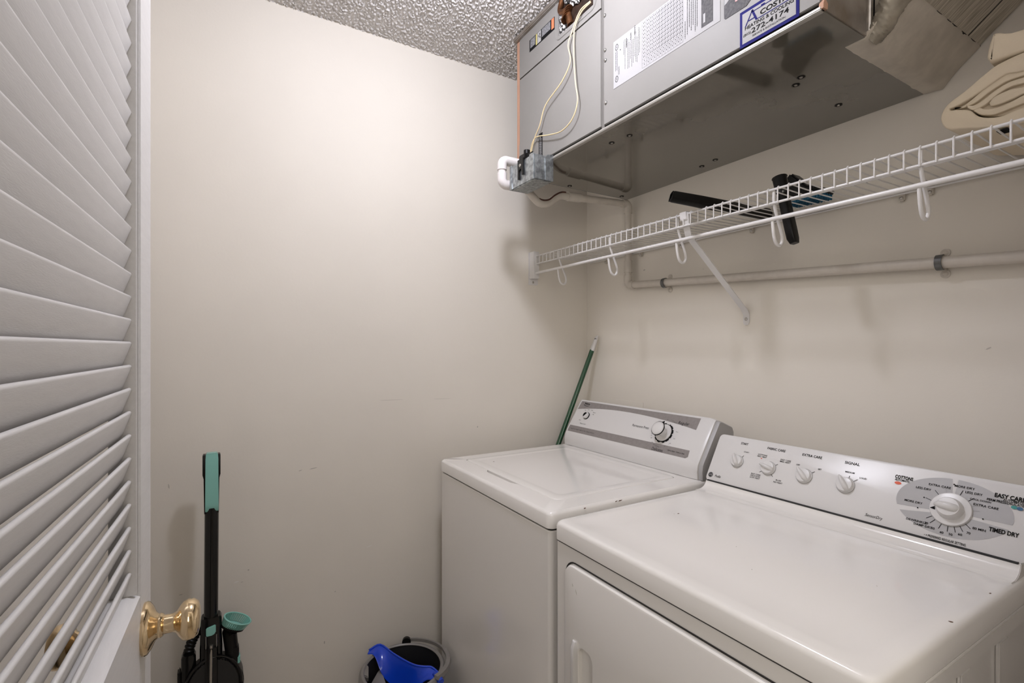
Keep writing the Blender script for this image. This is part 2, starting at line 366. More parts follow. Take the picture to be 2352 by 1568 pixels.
box(b, AX, AX+.008, HY1, AY1-.001, .9545, AT-.002); box(b, AX, AX+.008, SEAM+.006, HY0, .9545, AT-.002)
box(b, AX, AX+.008, HY0, HY1, .9545, HZ0); box(b, AX, AX+.008, HY0, HY1, HZ1, AT-.002)
obj('access_panel', b, 'ahu', ah, 'upper left panel with a cut-out for the coil pipes')
b = nb(); lp = [V(AX-.0006, y, z) for y, z in rr(HY0-.012, HY1+.012, HZ0-.013, HZ1+.02, .02, 6, 3)]; lp.append(lp[0])
tube(b, lp, .0018, 6, False); obj('embossed_rim', b, 'ahu', ah)
obj('access_panel', box(nb(), AX, AX+.008, AY0+.002, SEAM-.006, AZ+.016, AT-.002, .0012), 'ahu', ah, 'right panel carrying the printed labels')
obj('seam_strip', box(nb(), AX+.003, AX+.009, SEAM-.006, SEAM+.006, AZ+.006, AT), 'seam', ah)
obj('insulation_strip', box(nb(), AX+.0005, AX+.018, AY1+.0015, AY1+.017, AZ+.012, AT-.012), 'orange', ah, 'orange edge of insulation beside the left panel')
obj('end_plate', box(nb(), AX+.022, W-.001, AY1, AY1+.004, AZ, AT), 'ahu', ah)
b = nb(); prism(b, [(AX-.014, CEIL-.006), (AX-.012, AT-.011), (AX+.006, AT-.011), (AX+.02, AT-.002), (AX+.02, CEIL-.006)], AY0, AY1+.022, 'y', .003)
obj('ceiling_flange', b, 'foil', ah)
b = nb(); t = [(1.4086, .7187), (1.516, .7187), (1.516, AZ+.018), (1.398, AZ+.018), (1.398, .709)]
prism(b, t, AX-.0018, AX+.001, 'x', .0008); obj('knockout_plate', b, 'ahu', ah)
# cavity behind the cut-out
b = nb(); box(b, AX+.0015, AX+.003, HY0-.001, HY1+.001, HZ0-.001, HZ1+.001)
CV = AX+.0085
b = nb()
obj('cavity', box(nb(), CV, CV+.002, HY0, HY1, HZ0, HZ1), 'brown', ah, 'rusty brown coil cavity')
b = nb()
for y, z, r in ((1.27, 1.008, .016), (1.262, 1.0, .012), (1.276, 1.035, .014)): lathe(b, [(.001, 0), (r, 0), (r, .004), (r*.5, .007), (.001, .0075)], (CV, y, z), (-1, 0, 0), 12)
prism(b, [(1.283, HZ0), (1.283, 1.035), (1.255, 1.03), (1.248, HZ0+.004)], CV-.004, CV, 'x'); obj('coil_insulation', b, 'coil', ah)
b = nb(); tube(b, smooth([(CV-.006, 1.262, HZ1+.0), (CV-.010, 1.272, 1.062), (CV-.011, 1.262, 1.045), (CV-.010, 1.235, 1.038)], 6), .0085, 12)
tube(b, smooth([(CV-.004, 1.225, HZ0+.006), (CV-.008, 1.232, 1.02), (CV-.010, 1.24, 1.04)], 6), .011, 12); obj('copper_pipe', b, 'copper', ah)
b = nb()
for j in range(4): lathe(b, [(.0, 0), (.017, 0), (.017, .003), (.0, .003)], (CV-.012, 1.238-.004*j, 1.012+.006*j), (-.3, .55, .75), 20)
obj('copper_fitting', b, 'copper', ah)
b = nb()
for y, z, r in ((1.235, 1.078, .02), (1.205, 1.062, .024), (1.172, 1.07, .026), (1.19, 1.05, .018), (1.145, 1.085, .02), (1.25, 1.09, .016)):
    t = bmesh.new(); bmesh.ops.create_icosphere(t, subdivisions=3, radius=r)
    for v in t.verts: v.co *= 1+.25*noise.noise(v.co*90+V(y*50, z*50, 0)); v.co.x *= .5
    add(b, t, Matrix.Translation(V(CV-.004, y, z)))
obj('pipe_insulation', b, 'coil', ah, 'black pipe insulation flecked with white')
# screws
def screw(par, p, ax, r=.0035, m='steel', name='screw'):
    return obj(name, lathe(nb(), [(.0005, -.001), (r*1.25, -.001), (r*1.25, .0006), (r, .0018), (r*.6, .0026), (.0005, .0028)], p, ax, 12), m, par)
for y, z in ((1.064, .9235), (1.0625, .826), (1.061, .797), (1.0595, .678)):
    obj('screw_washer', lathe(nb(), [(.001, 0), (.0055, 0), (.0052, .0012), (.001, .0012)], (AX, y, z), (-1, 0, 0), 14), 'clampm', ah); screw(ah, (AX-.001, y, z), (-1, 0, 0))
for x, y in ((1.0197, 1.0539), (1.0114, 1.1193), (1.129, .629), (1.1524, .654), (1.3395, .6536), (1.3909, 1.0495), (1.4025, 1.1107), (1.4065, 1.4977), (1.1467, 1.5)):
    o = obj('pan_screw', lathe(nb(), [(.006, 0), (.0085, .0), (.0085, .0012), (.006, .0016), (.0055, .0003), (.001, .0003)], (x, y, AZ), (0, 0, -1), 18), 'blackm', ah)
    obj('screw_head', lathe(nb(), [(.001, 0), (.004, 0), (.0036, .0018), (.001, .0024)], (x, y, AZ), (0, 0, -1), 10), 'steel', o)
# right end: grimy foil facing, bead and tape
obj('end_facing', box(nb(), AX+.012, 1.098, AY0-.003, AY0+.001, AZ+.002, AT), 'foil', ah, 'grimy peeling foil on the end of the unit')
obj('corner_bead', tube(nb(), [(1.1011, AY0-.004, AZ+.012), (1.1015, AY0-.005, .72), (1.101, AY0-.004, .9), (1.101, AY0-.004, AT)], .0055, 10), 'bead', ah, 'bright foil bead up the corner')
b = nb(); prism(b, [(AX-.002, AZ+.002), (AX+.012, AZ+.003), (AX+.014, AZ+.014), (AX+.004, AZ+.02), (AX-.001, AZ+.012)], AY0-.004, AY0+.004, 'y'); obj('torn_corner', b, 'orange', ah)

# printed labels on the front
F = Face((AX, 1.5, 0), (0, -1, 0), (0, 0, 1))
def pl(name, pts, m, label=None, h=.0008, par=ah):
    b = nb(); F.slab(b, pts, -.0002, h); return obj(name, b, m, par, label)
def a_(y): return 1.5-y
P0 = (a_(1.0275), .7015); PW, PH = .334, .1275
dpn = pl('data_plate', [(P0[0], P0[1]), (P0[0]+PW, P0[1]), (P0[0]+PW, P0[1]+PH), (P0[0], P0[1]+PH)], 'paper', 'white rating label covered in small print and tables')
b = nb(); g = nb(); A0, B0 = P0; hh = .0012
for bb in (.108, .022):
    F.disc(b, A0+.0125, B0+bb, .0062, .0085, hh, 20, .82); F.text(b, 'UL', A0+.0125, B0+bb, .007, rot=-PI/2, h=hh)
F.disc(b, A0+.027, B0+.094, .0014, .0018, hh, 10)
def dash(a, b0, b1, w=.0011, dens=.8):
    y = B0+b1
    while y > B0+b0:
        l = random.uniform(.0015, .005); F.rect(g, A0+a-w/2, A0+a+w/2, max(y-l, B0+b0), y, hh); y -= l+random.uniform(.0005, .0012)
for a, lo, hi in ((.008, .044, .096), (.0115, .046, .098), (.0155, .044, .096), (.0195, .03, .052), (.0225, .03, .052)): dash(a, lo, hi)
for a, lo, hi in ((.040, .074, .112), (.0445, .034, .113), (.0545, .03, .108), (.0595, .03, .098), (.0645, .05, .098), (.0695, .028, .098), (.0745, .036, .098), (.080, .05, .116), (.0845, .034, .112), (.089, .03, .096), (.0935, .046, .118), (.098, .05, .115)): dash(a, lo, hi)
for txt, a, bb in (('WARNING:', .050, .104), ('NOTICE', .0655, .113), ('CAUTION', .080, .122)): F.text(b, txt, A0+a, B0+bb-.004, .0052, rot=-PI/2, h=hh, bold=.02)
cols = [.106, .121, .132, .143, .154, .163, .172, .181, .190, .199, .208, .217, .226, .235]
for c_ in cols[::1]: F.line(g, A0+c_, B0+.006, A0+c_, B0+.126, .0004, hh)
for k_ in range(12):
    bb = .018+.0095*k_; F.line(g, A0+cols[0], B0+bb, A0+cols[-1], B0+bb, .00035, hh)
    for c0, c1 in zip(cols, cols[1:]):
        m_ = (c0+c1)/2
        for dx in (-.0022, .0022) if k_ > 1 else (0,): F.rect(g, A0+m_+dx-.0007, A0+m_+dx+.0007, B0+bb-.0062, B0+bb-.0028, hh)
F.line(g, A0+cols[0], B0+.006, A0+cols[-1], B0+.006, .0004, hh)
for a, lo, hi in ((.241, .01, .05), (.247, .016, .11), (.253, .03, .12), (.258, .02, .124), (.2635, .03, .12), (.269, .012, .10), (.2745, .02, .118)): dash(a, lo, hi, .0014)
obj('lettering', b, 'ink', dpn, kind='stuff'); obj('fine_print', g, 'ink2', dpn, kind='stuff')
dk = nb(); F.slab(dk, [(A0+.286, B0+.010), (A0+.316, B0+.010), (A0+.316, B0+.1265), (A0+.286, B0+.1265)], .0008, .0013); obj('dark_block', dk, 'darklabel', dpn)
b = nb(); F.rect(b, A0+.291, A0+.2965, B0+.018, B0+.038, .0016); obj('white_mark', b, 'paper', dpn)
y0 = a_(.684); st_ = pl('black_sticker', [(y0+.003, .697), (y0+.052, .697), (y0+.062, .705), (y0+.062, .80), (y0, .80), (y0, .70)], 'darklabel', 'black sticker with a salmon red block')
b = nb(); F.poly(b, [(y0+.001, .727), (y0+.006, .729), (y0+.02, .738), (y0+.022, .80), (y0+.001, .80)], .0012); obj('white_patch', b, 'paper', st_)
b = nb()
for x0_, x1_, z0_ in ((0, .0052, .720), (.0064, .0108, .7205), (.012, .017, .7215)): F.rect(b, y0+.027+x0_, y0+.027+x1_, z0_, .732, .0012)
F.rect(b, y0+.027, y0+.044, .729, .748, .0013)
obj('red_block', b, 'redprint', st_)
# contractor's sticker
y0, z0, w_, h_ = a_(.6466), .6155, .122, .0745
cs = pl('contractor_sticker', [(y0, z0), (y0+w_, z0), (y0+w_, z0+h_), (y0, z0+h_)], 'blue', 'white sticker with navy border and a phone number')
b = nb(); F.rect(b, y0+.0058, y0+w_-.0058, z0+.0065, z0+h_-.0065, .0012); obj('white_field', b, 'paper', cs)
b = nb(); hh = .0016
F.text(b, 'HEATING & COOLING', y0+.062, z0+.0352, .0100, h=hh, bold=.012, width=.100)
F.text(b, '(803)', y0+.0165, z0+.0222, .0075, h=hh, width=.0165)
F.text(b, '272-4174', y0+.0645, z0+.0230, .0140, h=hh, bold=.012, width=.077)
F.text(b, 'SERVICE & INSTALLATION', y0+.062, z0+.0128, .0055, h=hh, width=.068)
F.text(b, 'COSTA', y0+.0735, z0+.0495, .0135, h=hh, bold=.025, width=.058)
obj('lettering', b, 'ink', cs, kind='stuff')
b = nb()
F.line(b, y0+.0125, z0+.038, y0+.0285, z0+.0655, .0022, hh); F.line(b, y0+.0275, z0+.0655, y0+.0375, z0+.041, .0042, hh); F.line(b, y0+.0195, z0+.0475, y0+.033, z0+.0475, .002, hh)
F.line(b, y0+.027, z0+.0615, y0+.1, z0+.0615, .0016, hh); F.line(b, y0+.037, z0+.0415, y0+.107, z0+.0415, .0016, hh); F.line(b, y0+.1, z0+.0622, y0+.108, z0+.041, .003, hh)
F.rect(b, y0+.047, y0+.055, z0+.062, z0+.065, hh)
obj('roof_logo', b, 'blue', cs, 'navy letter A drawn as a roof line')
# warning strip
y0, z0, w_, h_ = a_(1.450), 1.016, .147, .0405
ws = pl('warning_label', [(y0, z0), (y0+w_, z0), (y0+w_, z0+h_), (y0, z0+h_)], 'ink', 'small black warning label with yellow and orange bands')
for nm, m_, q0_, q1_, lo, hi in (('text_block', 'greytext', .006, .036, .010, .038), ('yellow_band', 'yellow', .040, .048, .003, .039), ('white_band', 'paper', .050, .071, .003, .039), ('text_block', 'greytext', .076, .125, .012, .038), ('orange_band', 'orangeprint', .131, .145, .006, .039)):
    b = nb(); F.rect(b, y0+q0_, y0+q1_, z0+lo, z0+hi, .0012); obj(nm, b, m_, ws)
b = nb()
for q_, z_ in ((.057, .024), (.064, .018), (.062, .029)): F.rect(b, y0+q_, y0+q_+.004, z0+z_-.003, z0+z_+.003, .0016)
obj('mark', b, 'ink', ws, kind='stuff')
y0 = a_(1.3925); sl_ = pl('narrow_label', [(y0, .627), (y0+.021, .627), (y0+.021, .712), (y0, .712)], 'ink', 'narrow upright black label above the junction box')
b = nb()
for q_ in (.0065, .0105, .0165):
    z = .70 if q_ < .015 else .694
    while z > .632: l = random.uniform(.002, .006); F.rect(b, y0+q_-.0012, y0+q_+.0012, z-l, z, .0012); z -= l+.0012
obj('fine_print', b, 'paper', sl_, kind='stuff')

# ------------------------------------------------------------ junction box, wires
jb = thing('junction_box', (.899, 1.384, .527), 'galvanized metal junction box at the lower left corner of the air handler', 'electrical box')
b = nb(); box(b, .862, AX-.003, 1.311, 1.457, .5275, .6085, .003, 2); obj('box_body', b, 'galv', jb)
b = nb(); prism(b, [(1.311, .528), (1.330, .528), (1.338, .545), (1.339, .60), (1.334, .6115), (1.311, .6115)], .8600, .8625, 'x', .0008); obj('folded_flap', b, 'galv', jb); b = nb(); prism(b, [(1.44, .528), (1.458, .528), (1.458, .61), (1.443, .61), (1.447, .57)], .8600, .8625, 'x', .0008)
obj('folded_flap', b, 'galv', jb)
b = nb(); prism(b, [(.905, .529), (.935, .529), (.935, .615), (.912, .612), (.902, .60)], 1.3085, 1.3115, 'y', .0008); obj('folded_flap', b, 'galv', jb)
# black cable clamp over the box edge
b = nb(); prism(b, [(1.366, .556), (1.366, .611), (1.400, .611), (1.400, .547), (1.391, .545), (1.391, .575), (1.381, .579), (1.375, .573), (1.375, .557)], .8555, .8605, 'x', .0008)
box(b, .858, .9, 1.366, 1.400, .608, .613, .001); box(b, .893, .9, 1.37, 1.405, .613, .640, .001)
obj('cable_clamp', b, 'blackm', jb, 'black clamp hooked over the box edge')
screw(jb, (.8555, 1.3835, .590), (-1, 0, 0), .0045)
b = nb(); box(b, .885, .92, 1.40, 1.44, .613, .645, .003); lathe(b, [(.001, 0), (.011, 0), (.011, .016), (.007, .018), (.001, .018)], (.905, 1.42, .645), (0, 0, 1), 14); obj('cable_connector', b, 'blackm', jb)
b = nb(); tube(b, smooth([(.915, 1.35, .609), (.91, 1.354, .618), (.92, 1.36, .6135), (.925, 1.372, .609)], 5), .003, 6); obj('torn_seal', b, 'galv', jb)
for i, (lab, pts) in enumerate((
  ('cream wire hanging nearly straight from the coil opening to the junction box', [(1.121, .996), (1.166, .990), (1.205, .94), (1.214, .912), (1.2015, .859), (1.241, .817), (1.330, .78), (1.365, .729), (1.399, .698), (1.426, .656), (1.4335, .640), (1.430, .6085)]),
  ('cream wire drooping in a wide loop to the right of the other wire', [(1.119, .992), (1.160, .984), (1.188, .945), (1.1875, .871), (1.1775, .788), (1.1655, .724), (1.189, .6816), (1.243, .665), (1.3125, .678), (1.3865, .6985), (1.418, .689), (1.436, .655), (1.420, .6085)]))):
    n_ = len(pts); P = [(AX-.0045-(.012*math.sin(PI*j/(n_-1)))-(.022 if j == n_-1 else 0), y, z) for j, (y, z) in enumerate(pts)]
    obj('thermostat_wire', tube(nb(), smooth(P, 8), .0019, 7), 'wire', label=lab, cat='wire', group='cream wires in front of the air handler')

# ------------------------------------------------------------ drain pipe
dr = thing('drain_pipe', (1.429, 1.48, -.1), 'plastic drain pipe running from the air handler down and along the wall', 'pipe')
R = .0134; PY = 1.485
def pipe(pts, m='pvcp', r=R, name='pipe', label=None): return obj(name, tube(nb(), pts, r, 18), m, dr, label)
def corner(p, u, v, rad=.02, k=7):
    """points of a quarter bend at corner p arriving along u and leaving along v"""
    p, u, v = Vector(p), Vector(u), Vector(v)
    c = p-u*rad+v*rad
    return [c-v*rad*math.cos(a)+u*rad*math.sin(a) for a in [PI/2*j/k for j in range(k+1)]]
ex0 = .846
pipe([(.935, PY, .638), (.905, PY, .638)], 'pvc')
pipe(corner((ex0, PY, .638), (-1, 0, 0), (0, 0, -1), .017)+[(ex0, PY, .604)], 'pvc', .0165, 'elbow', 'white elbow at the left of the junction box')
pipe([(.907, PY, .638), (ex0+.015, PY, .638)], 'pvc', .0165, 'elbow_socket')
pipe([(ex0, PY, .606), (ex0, PY, .590)], 'pvc')
pipe([(ex0, PY, .594)]+corner((ex0, PY, .556), (0, 0, -1), (1, 0, 0), .017)+[(ex0+.06, PY, .556)], 'pvc', .0165, 'elbow', 'lower white elbow at the left of the junction box')
trap = smooth([(.90, PY, .556), (.945, PY, .552), (.972, PY, .532), (1.0, PY, .514), (1.035, PY, .518), (1.065, PY, .540), (1.095, PY, .555), (1.135, PY, .557)], 5)
pipe(trap, name='trap', label='S-bend trap below the unit')
b = nb()
tr_ = [p+V(0, -.0075, .0095) for p in trap[14:-3]]; tube(b, tr_, .0045, 6, flat=1); obj('rust_stain', b, 'stain', dr)
pipe([(1.125, PY, .5575), (1.185, PY, .560)], r=.0168, name='coupling')
pipe([(1.18, PY, .5595), (1.41, PY, .572)])
pipe([(1.398, PY, .5715), (1.405, PY, .572)]+corner((1.429, PY, .573), (1, 0, 0), (0, 0, -1), .018)+[(1.429, PY, .535)], r=.0165, name='elbow')
pipe([(1.429, PY, .54), (1.429, PY, .33)])
pipe([(1.429, PY, .345), (1.429, PY, .298)], r=.0165, name='coupling')
pipe([(1.429, PY, .30), (1.429, PY, .282)])
pipe([(1.429, PY, .286)]+corner((1.429, PY, .2475), (0, 0, -1), (0, -1, -.053), .018)+[(1.429, PY-.034, .2455)], r=.0165, name='elbow')
pipe([(1.429, PY-.03, .2458), (1.429, NY+.001, .172)])
def clamp(y, z, lab):
    c = thing('pipe_clamp', (1.44, y, z-.03), lab, 'clamp', 'clamps on the wall pipe')
    b = nb(); 
    pts = [V(1.429-R*1.18*math.cos(a), y, z+R*1.18*math.sin(a)) for a in [(-100+200*j/14)*PI/180 for j in range(15)]]
    lo = []
    for i, p in enumerate(pts):
        d_ = (p-V(1.429, y, z)).normalized(); lo.append([p+V(0, -.0065, 0), p+V(0, .0065, 0), p+d_*.0022+V(0, .0065, 0), p+d_*.0022+V(0, -.0065, 0)])
    loft(b, lo); obj('strap', b, 'clampm', c)
    for s in (-1, 1):
        e = nb(); zz = z+s*.0245; 
        lathe(e, [(.001, 0), (.0095, 0), (.0095, .0028), (.001, .0028)], (W-.0002, y, zz), (-1, 0, 0), 16)
        box(e, 1.4285, W-.0005, y-.0045, y+.0045, z+s*.0155-.0018, z+s*.0155+.0018, .0008)
        o = obj('ear', e, 'pvcp', c); screw(c, (W-.003, y, zz), (-1, 0, 0), .0045, 'pvcp')
clamp(1.2946, .2354, 'grey clamp on the wall pipe between the pipe elbow and the shelf brace')
clamp(.480, .1928, 'grey clamp with screwed ears on the wall pipe, right of the shelf brace')

# ------------------------------------------------------------ supply duct on the right end
du = thing('supply_duct', (1.28, .3, AZ), 'foil-faced supply duct rising from the right end of the air handler', 'duct')
s_ = .82; DX = 1.102
def dz(y): return .6165+s_*(.478-y)
ysl = [.478, .44, .36, .25, NY+.004]
b = nb(); prism(b, [(.478, AZ+.001)]+[(y, dz(y)) for y in ysl]+[(NY+.004, AT), (.478, AT)], DX+.012, W-.002, 'x', .008, 3); obj('duct_body', b, 'duct', du)
# seams of taped board on the sloping face
b = nb()
for y in (.418,): prism(b, [(y, dz(y)-.0016), (y+.0018, dz(y+.0018)-.0016), (y+.0018, dz(y+.0018)+.001), (y, dz(y)+.001)], DX+.12, W-.003, 'x')
for x in (1.385,): prism(b, [(.418, dz(.418)-.0016), (NY+.01, dz(NY+.01)-.0016), (NY+.01, dz(NY+.01)+.001), (.418, dz(.418)+.001)], x, x+.0015, 'x')
obj('board_seam', b, 'gap', du)
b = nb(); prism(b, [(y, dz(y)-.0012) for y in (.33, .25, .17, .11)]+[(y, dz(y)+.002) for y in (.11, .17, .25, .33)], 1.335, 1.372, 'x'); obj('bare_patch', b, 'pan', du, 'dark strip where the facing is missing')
# wrinkled tape over the joint
b = nb(); lo = []
prof = [(.5205, AZ-.0012), (.50, AZ-.0022), (.485, AZ-.0028), (.470, dz(.470)-.006), (.455, dz(.455)-.003), (.43, dz(.43)-.0028), (.418, dz(.418)-.0022)]
nx = 44
for i in range(nx+1):
    x = 1.092+(W-.003-1.092)*i/nx; l = []
    for j, (y, z) in enumerate(prof):
        l.append(V(x, y+(.002*noise.noise((x*40, j*3., 0)) if j else 0), z-.0035*max(0, noise.noise((x*55, y*160, 3)))))
    l += [V(x, .418, dz(.418)+.002), V(x, .475, AZ+.012), V(x, .5205, AZ+.0003)]
    lo.append(l)
loft(b, lo); obj('joint_tape', b, 'tape', du, 'wrinkled grey tape strip over the duct joint', sharp=60)
# crumpled plastic film along the near corner
b = nb(); lo = []
path = smooth([(1.106, .485, AZ+.002), (1.108, .468, .628), (1.1, .44, .66), (1.102, .38, .71), (1.1, .30, .79), (1.1, .2, .86), (1.1, .12, .92)], 16)
for i, p in enumerate(path):
    rad = .010+.010*min(1, i/18); l = []
    for j in range(28):
        a = 2*PI*j/28; q = V(math.cos(a)*rad*1.5, math.sin(a)*rad*.5, math.sin(a)*rad*.9)
        k_ = 1+.20*noise.noise((i*.09, math.cos(a)*1.2, math.sin(a)*1.2))+.22*abs(noise.noise((i*.33, a*2.6, 4)))+.10*noise.noise((i*.9, a*6, 8)); l.append(p+V(.012, 0, 0)+q*k_)
    lo.append(l)
loft(b, lo); obj('plastic_film', b, 'wrap', du, 'crumpled clear film along the duct corner', sharp=60)

# ------------------------------------------------------------ wire shelf
SX, SZ = 1.159, .379
sh = thing('wire_shelf', (1.31, .93, SZ), 'white wire shelf with hanging rod fixed to the wall below the air handler', 'shelf')
def rod(name, x, z, r, y0=NY+.003, y1=1.742, lab=None): return obj(name, tube(nb(), [(x, y0, z), (x, y1, z)], r, 12), 'shelf', sh, lab)
rod('front_rod', SX, SZ, .003); rod('lip_rod', SX, SZ-.0325, .003); rod('middle_rod', 1.266, SZ-.0045, .0028); rod('rear_rod', W-.012, SZ-.0045, .0028)
rod('hanging_rod', SX-.003, .3075, .0052, NY+.003, 1.742, 'thicker hanging rod below the front lip')
cw = tube(nb(), [(W-.006, .2926, SZ+.001), (1.3, .2926, SZ-.0005), (SX+.004, .2926, SZ+.0035), (SX-.0005, .2926, SZ+.0042), (SX-.0040, .2926, SZ+.001), (SX-.0042, .2926, SZ-.030), (SX-.0035, .2926, SZ-.0350)], .00165, 8)
cw0 = obj('cross_wire', cw, 'shelf', sh)
for k in range(-7, 58):
    if k and k != 47: c_ = dup(cw0, (0, .0254*k, 0), sh); c_.name = 'cross_wire'
hk = tube(nb(), smooth([(SX+.005, .4213, SZ-.003), (SX+.006, .4213, SZ-.034), (SX+.018, .4213, .315), (SX+.036, .4213, .278), (SX+.038, .4213, .258), (SX+.028, .4213, .247), (SX+.013, .4213, .252), (SX+.004, .4213, .272), (SX-.001, .4213, .303)], 5), .0038, 10)
obj('cross_wire', tube(nb(), [(1.413, 1.4864, SZ+.001), (1.3, 1.4864, SZ-.0005), (SX+.004, 1.4864, SZ+.0035), (SX-.0005, 1.4864, SZ+.0042), (SX-.0040, 1.4864, SZ+.001), (SX-.0042, 1.4864, SZ-.030), (SX-.0035, 1.4864, SZ-.0350)], .00165, 8), 'shelf', sh)
h0 = obj('rod_hook', hk, 'shelf', sh)
for k in range(-1, 5):
    if k: c_ = dup(h0, (0, .2922*k, 0), sh); c_.name = 'rod_hook'
b = nb(); box(b, SX-.017, SX+.03, D-.003, D-.0002, .262, .398, .001); box(b, SX-.014, SX+.014, D-.037, D-.003, .286, .398, .0015); obj('end_bracket', b, 'shelf', sh, 'white bracket holding the shelf to the far wall')
screw(sh, (SX+.005, D-.003, .273), (0, -1, 0), .004); screw(sh, (SX+.022, D-.003, .39), (0, -1, 0), .004)
# diagonal brace
b = nb(); lo = []
for p, w_ in ((V(SX-.002, .972, SZ+.004), .011), (V(SX+.004, .974, SZ-.030), .011), (V(SX+.018, .978, .32), .0105), (V(1.447, .985, .118), .0105), (V(W-.0015, .985, .103), .0105), (V(W-.001, .985, .078), .0105), (V(W-.001, .985, .070), .006)):
    lo.append([p+V(-.0015, -w_, -.001), p+V(-.0015, w_, -.001), p+V(.001, w_, .001), p+V(.001, -w_, .001)])
loft(b, lo); obj('diagonal_brace', b, 'shelf', sh, 'flat white brace running down to the wall')
b = nb(); prism(b, [(SX-.008, SZ+.006), (SX+.008, SZ+.008), (SX+.02, SZ-.012), (SX+.008, SZ-.022), (SX-.004, SZ-.016)], .966, .990, 'y', .0015); obj('brace_clip', b, 'shelf', sh)
screw(sh, (W-.004, .985, .088), (-1, 0, 0), .004)
for y in (.5065, .563, .9624, 1.2383, 1.4378, 1.6422):
    b = nb(); box(b, W-.012, W-.0003, y-.006, y+.006, SZ-.022, SZ+.012, .002); c_ = obj('wall_clip', b, 'pvcp', sh); screw(sh, (W-.012, y, SZ-.015), (-1, 0, 0), .0035)
b = nb(); tube(b, smooth([(1.20, 1.14, SZ+.004), (1.22, 1.10, SZ+.016), (1.25, 1.05, SZ+.014), (1.27, 1.03, SZ+.006)], 6), .0009, 6); obj('loose_tie', b, 'shelf', sh)

# ------------------------------------------------------------ things on the shelf
# crevice nozzle leaning against the wall
def frame_loft(bm, c0, c1, secs, up):
    """loft cross-sections (t along c0-c1, half width, half height, corner) around a straight axis"""
    c0, c1 = Vector(c0), Vector(c1); ax = (c1-c0).normalized(); up = Vector(up); up = (up-ax*up.dot(ax)).normalized(); sd = ax.cross(up); lo = []
    for t_, hw, hv, rd, du_ in secs:
        c = c0.lerp(c1, t_)+up*du_; lo.append([c+sd*x+up*y for x, y in rr(-hw, hw, -hv, hv, rd, 4, 2)])
    return lo
cn = thing('crevice_nozzle', (1.27, .915, SZ), 'long black crevice nozzle lying across the wire shelf with its slanted mouth sticking out', 'vacuum nozzle', 'vacuum nozzles on the shelf')
ca, cb = (1.060, .938, .4060), (1.442, .905, .4015)
lo = frame_loft(nb(), ca, cb, [(0, .0070, .0185, .006, .0), (.02, .0085, .0200, .007, 0), (.30, .0098, .0215, .008, 0), (.42, .0125, .0190, .010, 0), (.75, .0145, .0180, .012, 0), (1, .0165, .0180, .014, 0)], (0, .55, .85))
axn = (Vector(cb)-Vector(ca)).normalized(); lo[0] = [p+axn*((p-V(*ca)).dot(V(0, .55, .85)))*.7 for p in lo[0]]; lo[1] = [p+axn*((p-V(*ca)).dot(V(0, .55, .85)))*.66 for p in lo[1]]
obj('nozzle_body', loft(nb(), lo, False, True), 'blackm', cn)
rim = [p for p in lo[0]]+[lo[0][0]]; obj('mouth_rim', tube(nb(), rim, .0014, 6, False), 'blackm', cn)
# dusting tool hanging through the shelf front
dt = thing('combination_nozzle', (1.26, .745, .265), 'black vacuum nozzle pushed down through the shelf wires', 'vacuum nozzle', 'vacuum nozzles on the shelf')
lo = frame_loft(nb(), (1.246, .7490, .4325), (1.246, .7120, .259), [(0, .017, .017, .0165, 0), (.12, .0165, .0165, .016, 0), (.19, .0175, .0175, .0165, 0), (.245, .0112, .0165, .010, 0), (.40, .0110, .0160, .009, 0), (.80, .0108, .0145, .006, 0), (.93, .0105, .0135, .005, 0), (1, .008, .010, .004, .003)], (1, 0, 0))
obj('nozzle_tube', loft(nb(), lo, False, True), 'blackm', dt)
b = nb(); tube(b, [p+V(0, 0, .001) for p in lo[0]]+[lo[0][0]+V(0, 0, .001)], .0016, 6, False); lathe(b, [(.017, 0), (.019, 0), (.019, .005), (.017, .005)], (1.246, .7415, .396), (0, .2, -1), 22, False, False); obj('collar', b, 'black', dt)
bh = thing('brush_nozzle', (1.36, .74, SZ), 'black brush head with blue bristles lying on the wire shelf', 'vacuum nozzle', 'vacuum nozzles on the shelf')
b = nb(); prism(b, [(.775, .471), (.752, .447), (.7325, .426), (.700, .4125), (.692, .404), (.700, .3985), (.75, .4000), (.790, .405), (.806, .430), (.802, .445)], 1.338, 1.382, 'x', .006, 3)
prism(b, [(.688, .408), (.70, .411), (.79, .412), (.797, .404), (.79, .398), (.70, .396), (.689, .399)], 1.328, 1.394, 'x', .003, 2)
obj('brush_body', b, 'blackm', bh)
b = nb()
random.seed(9)
for i in range(22):
    for j in range(6):
        x = 1.333+.055*j/5; y = .695+.092*i/21
        tube(b, [(x, y, .399), (x+random.uniform(-.002, .002), y+random.uniform(-.001, .001), SZ+.0045+random.uniform(0, .002))], .0023, 5)
obj('bristles', b, 'bristle', bh, 'short blue bristles', kind='stuff')
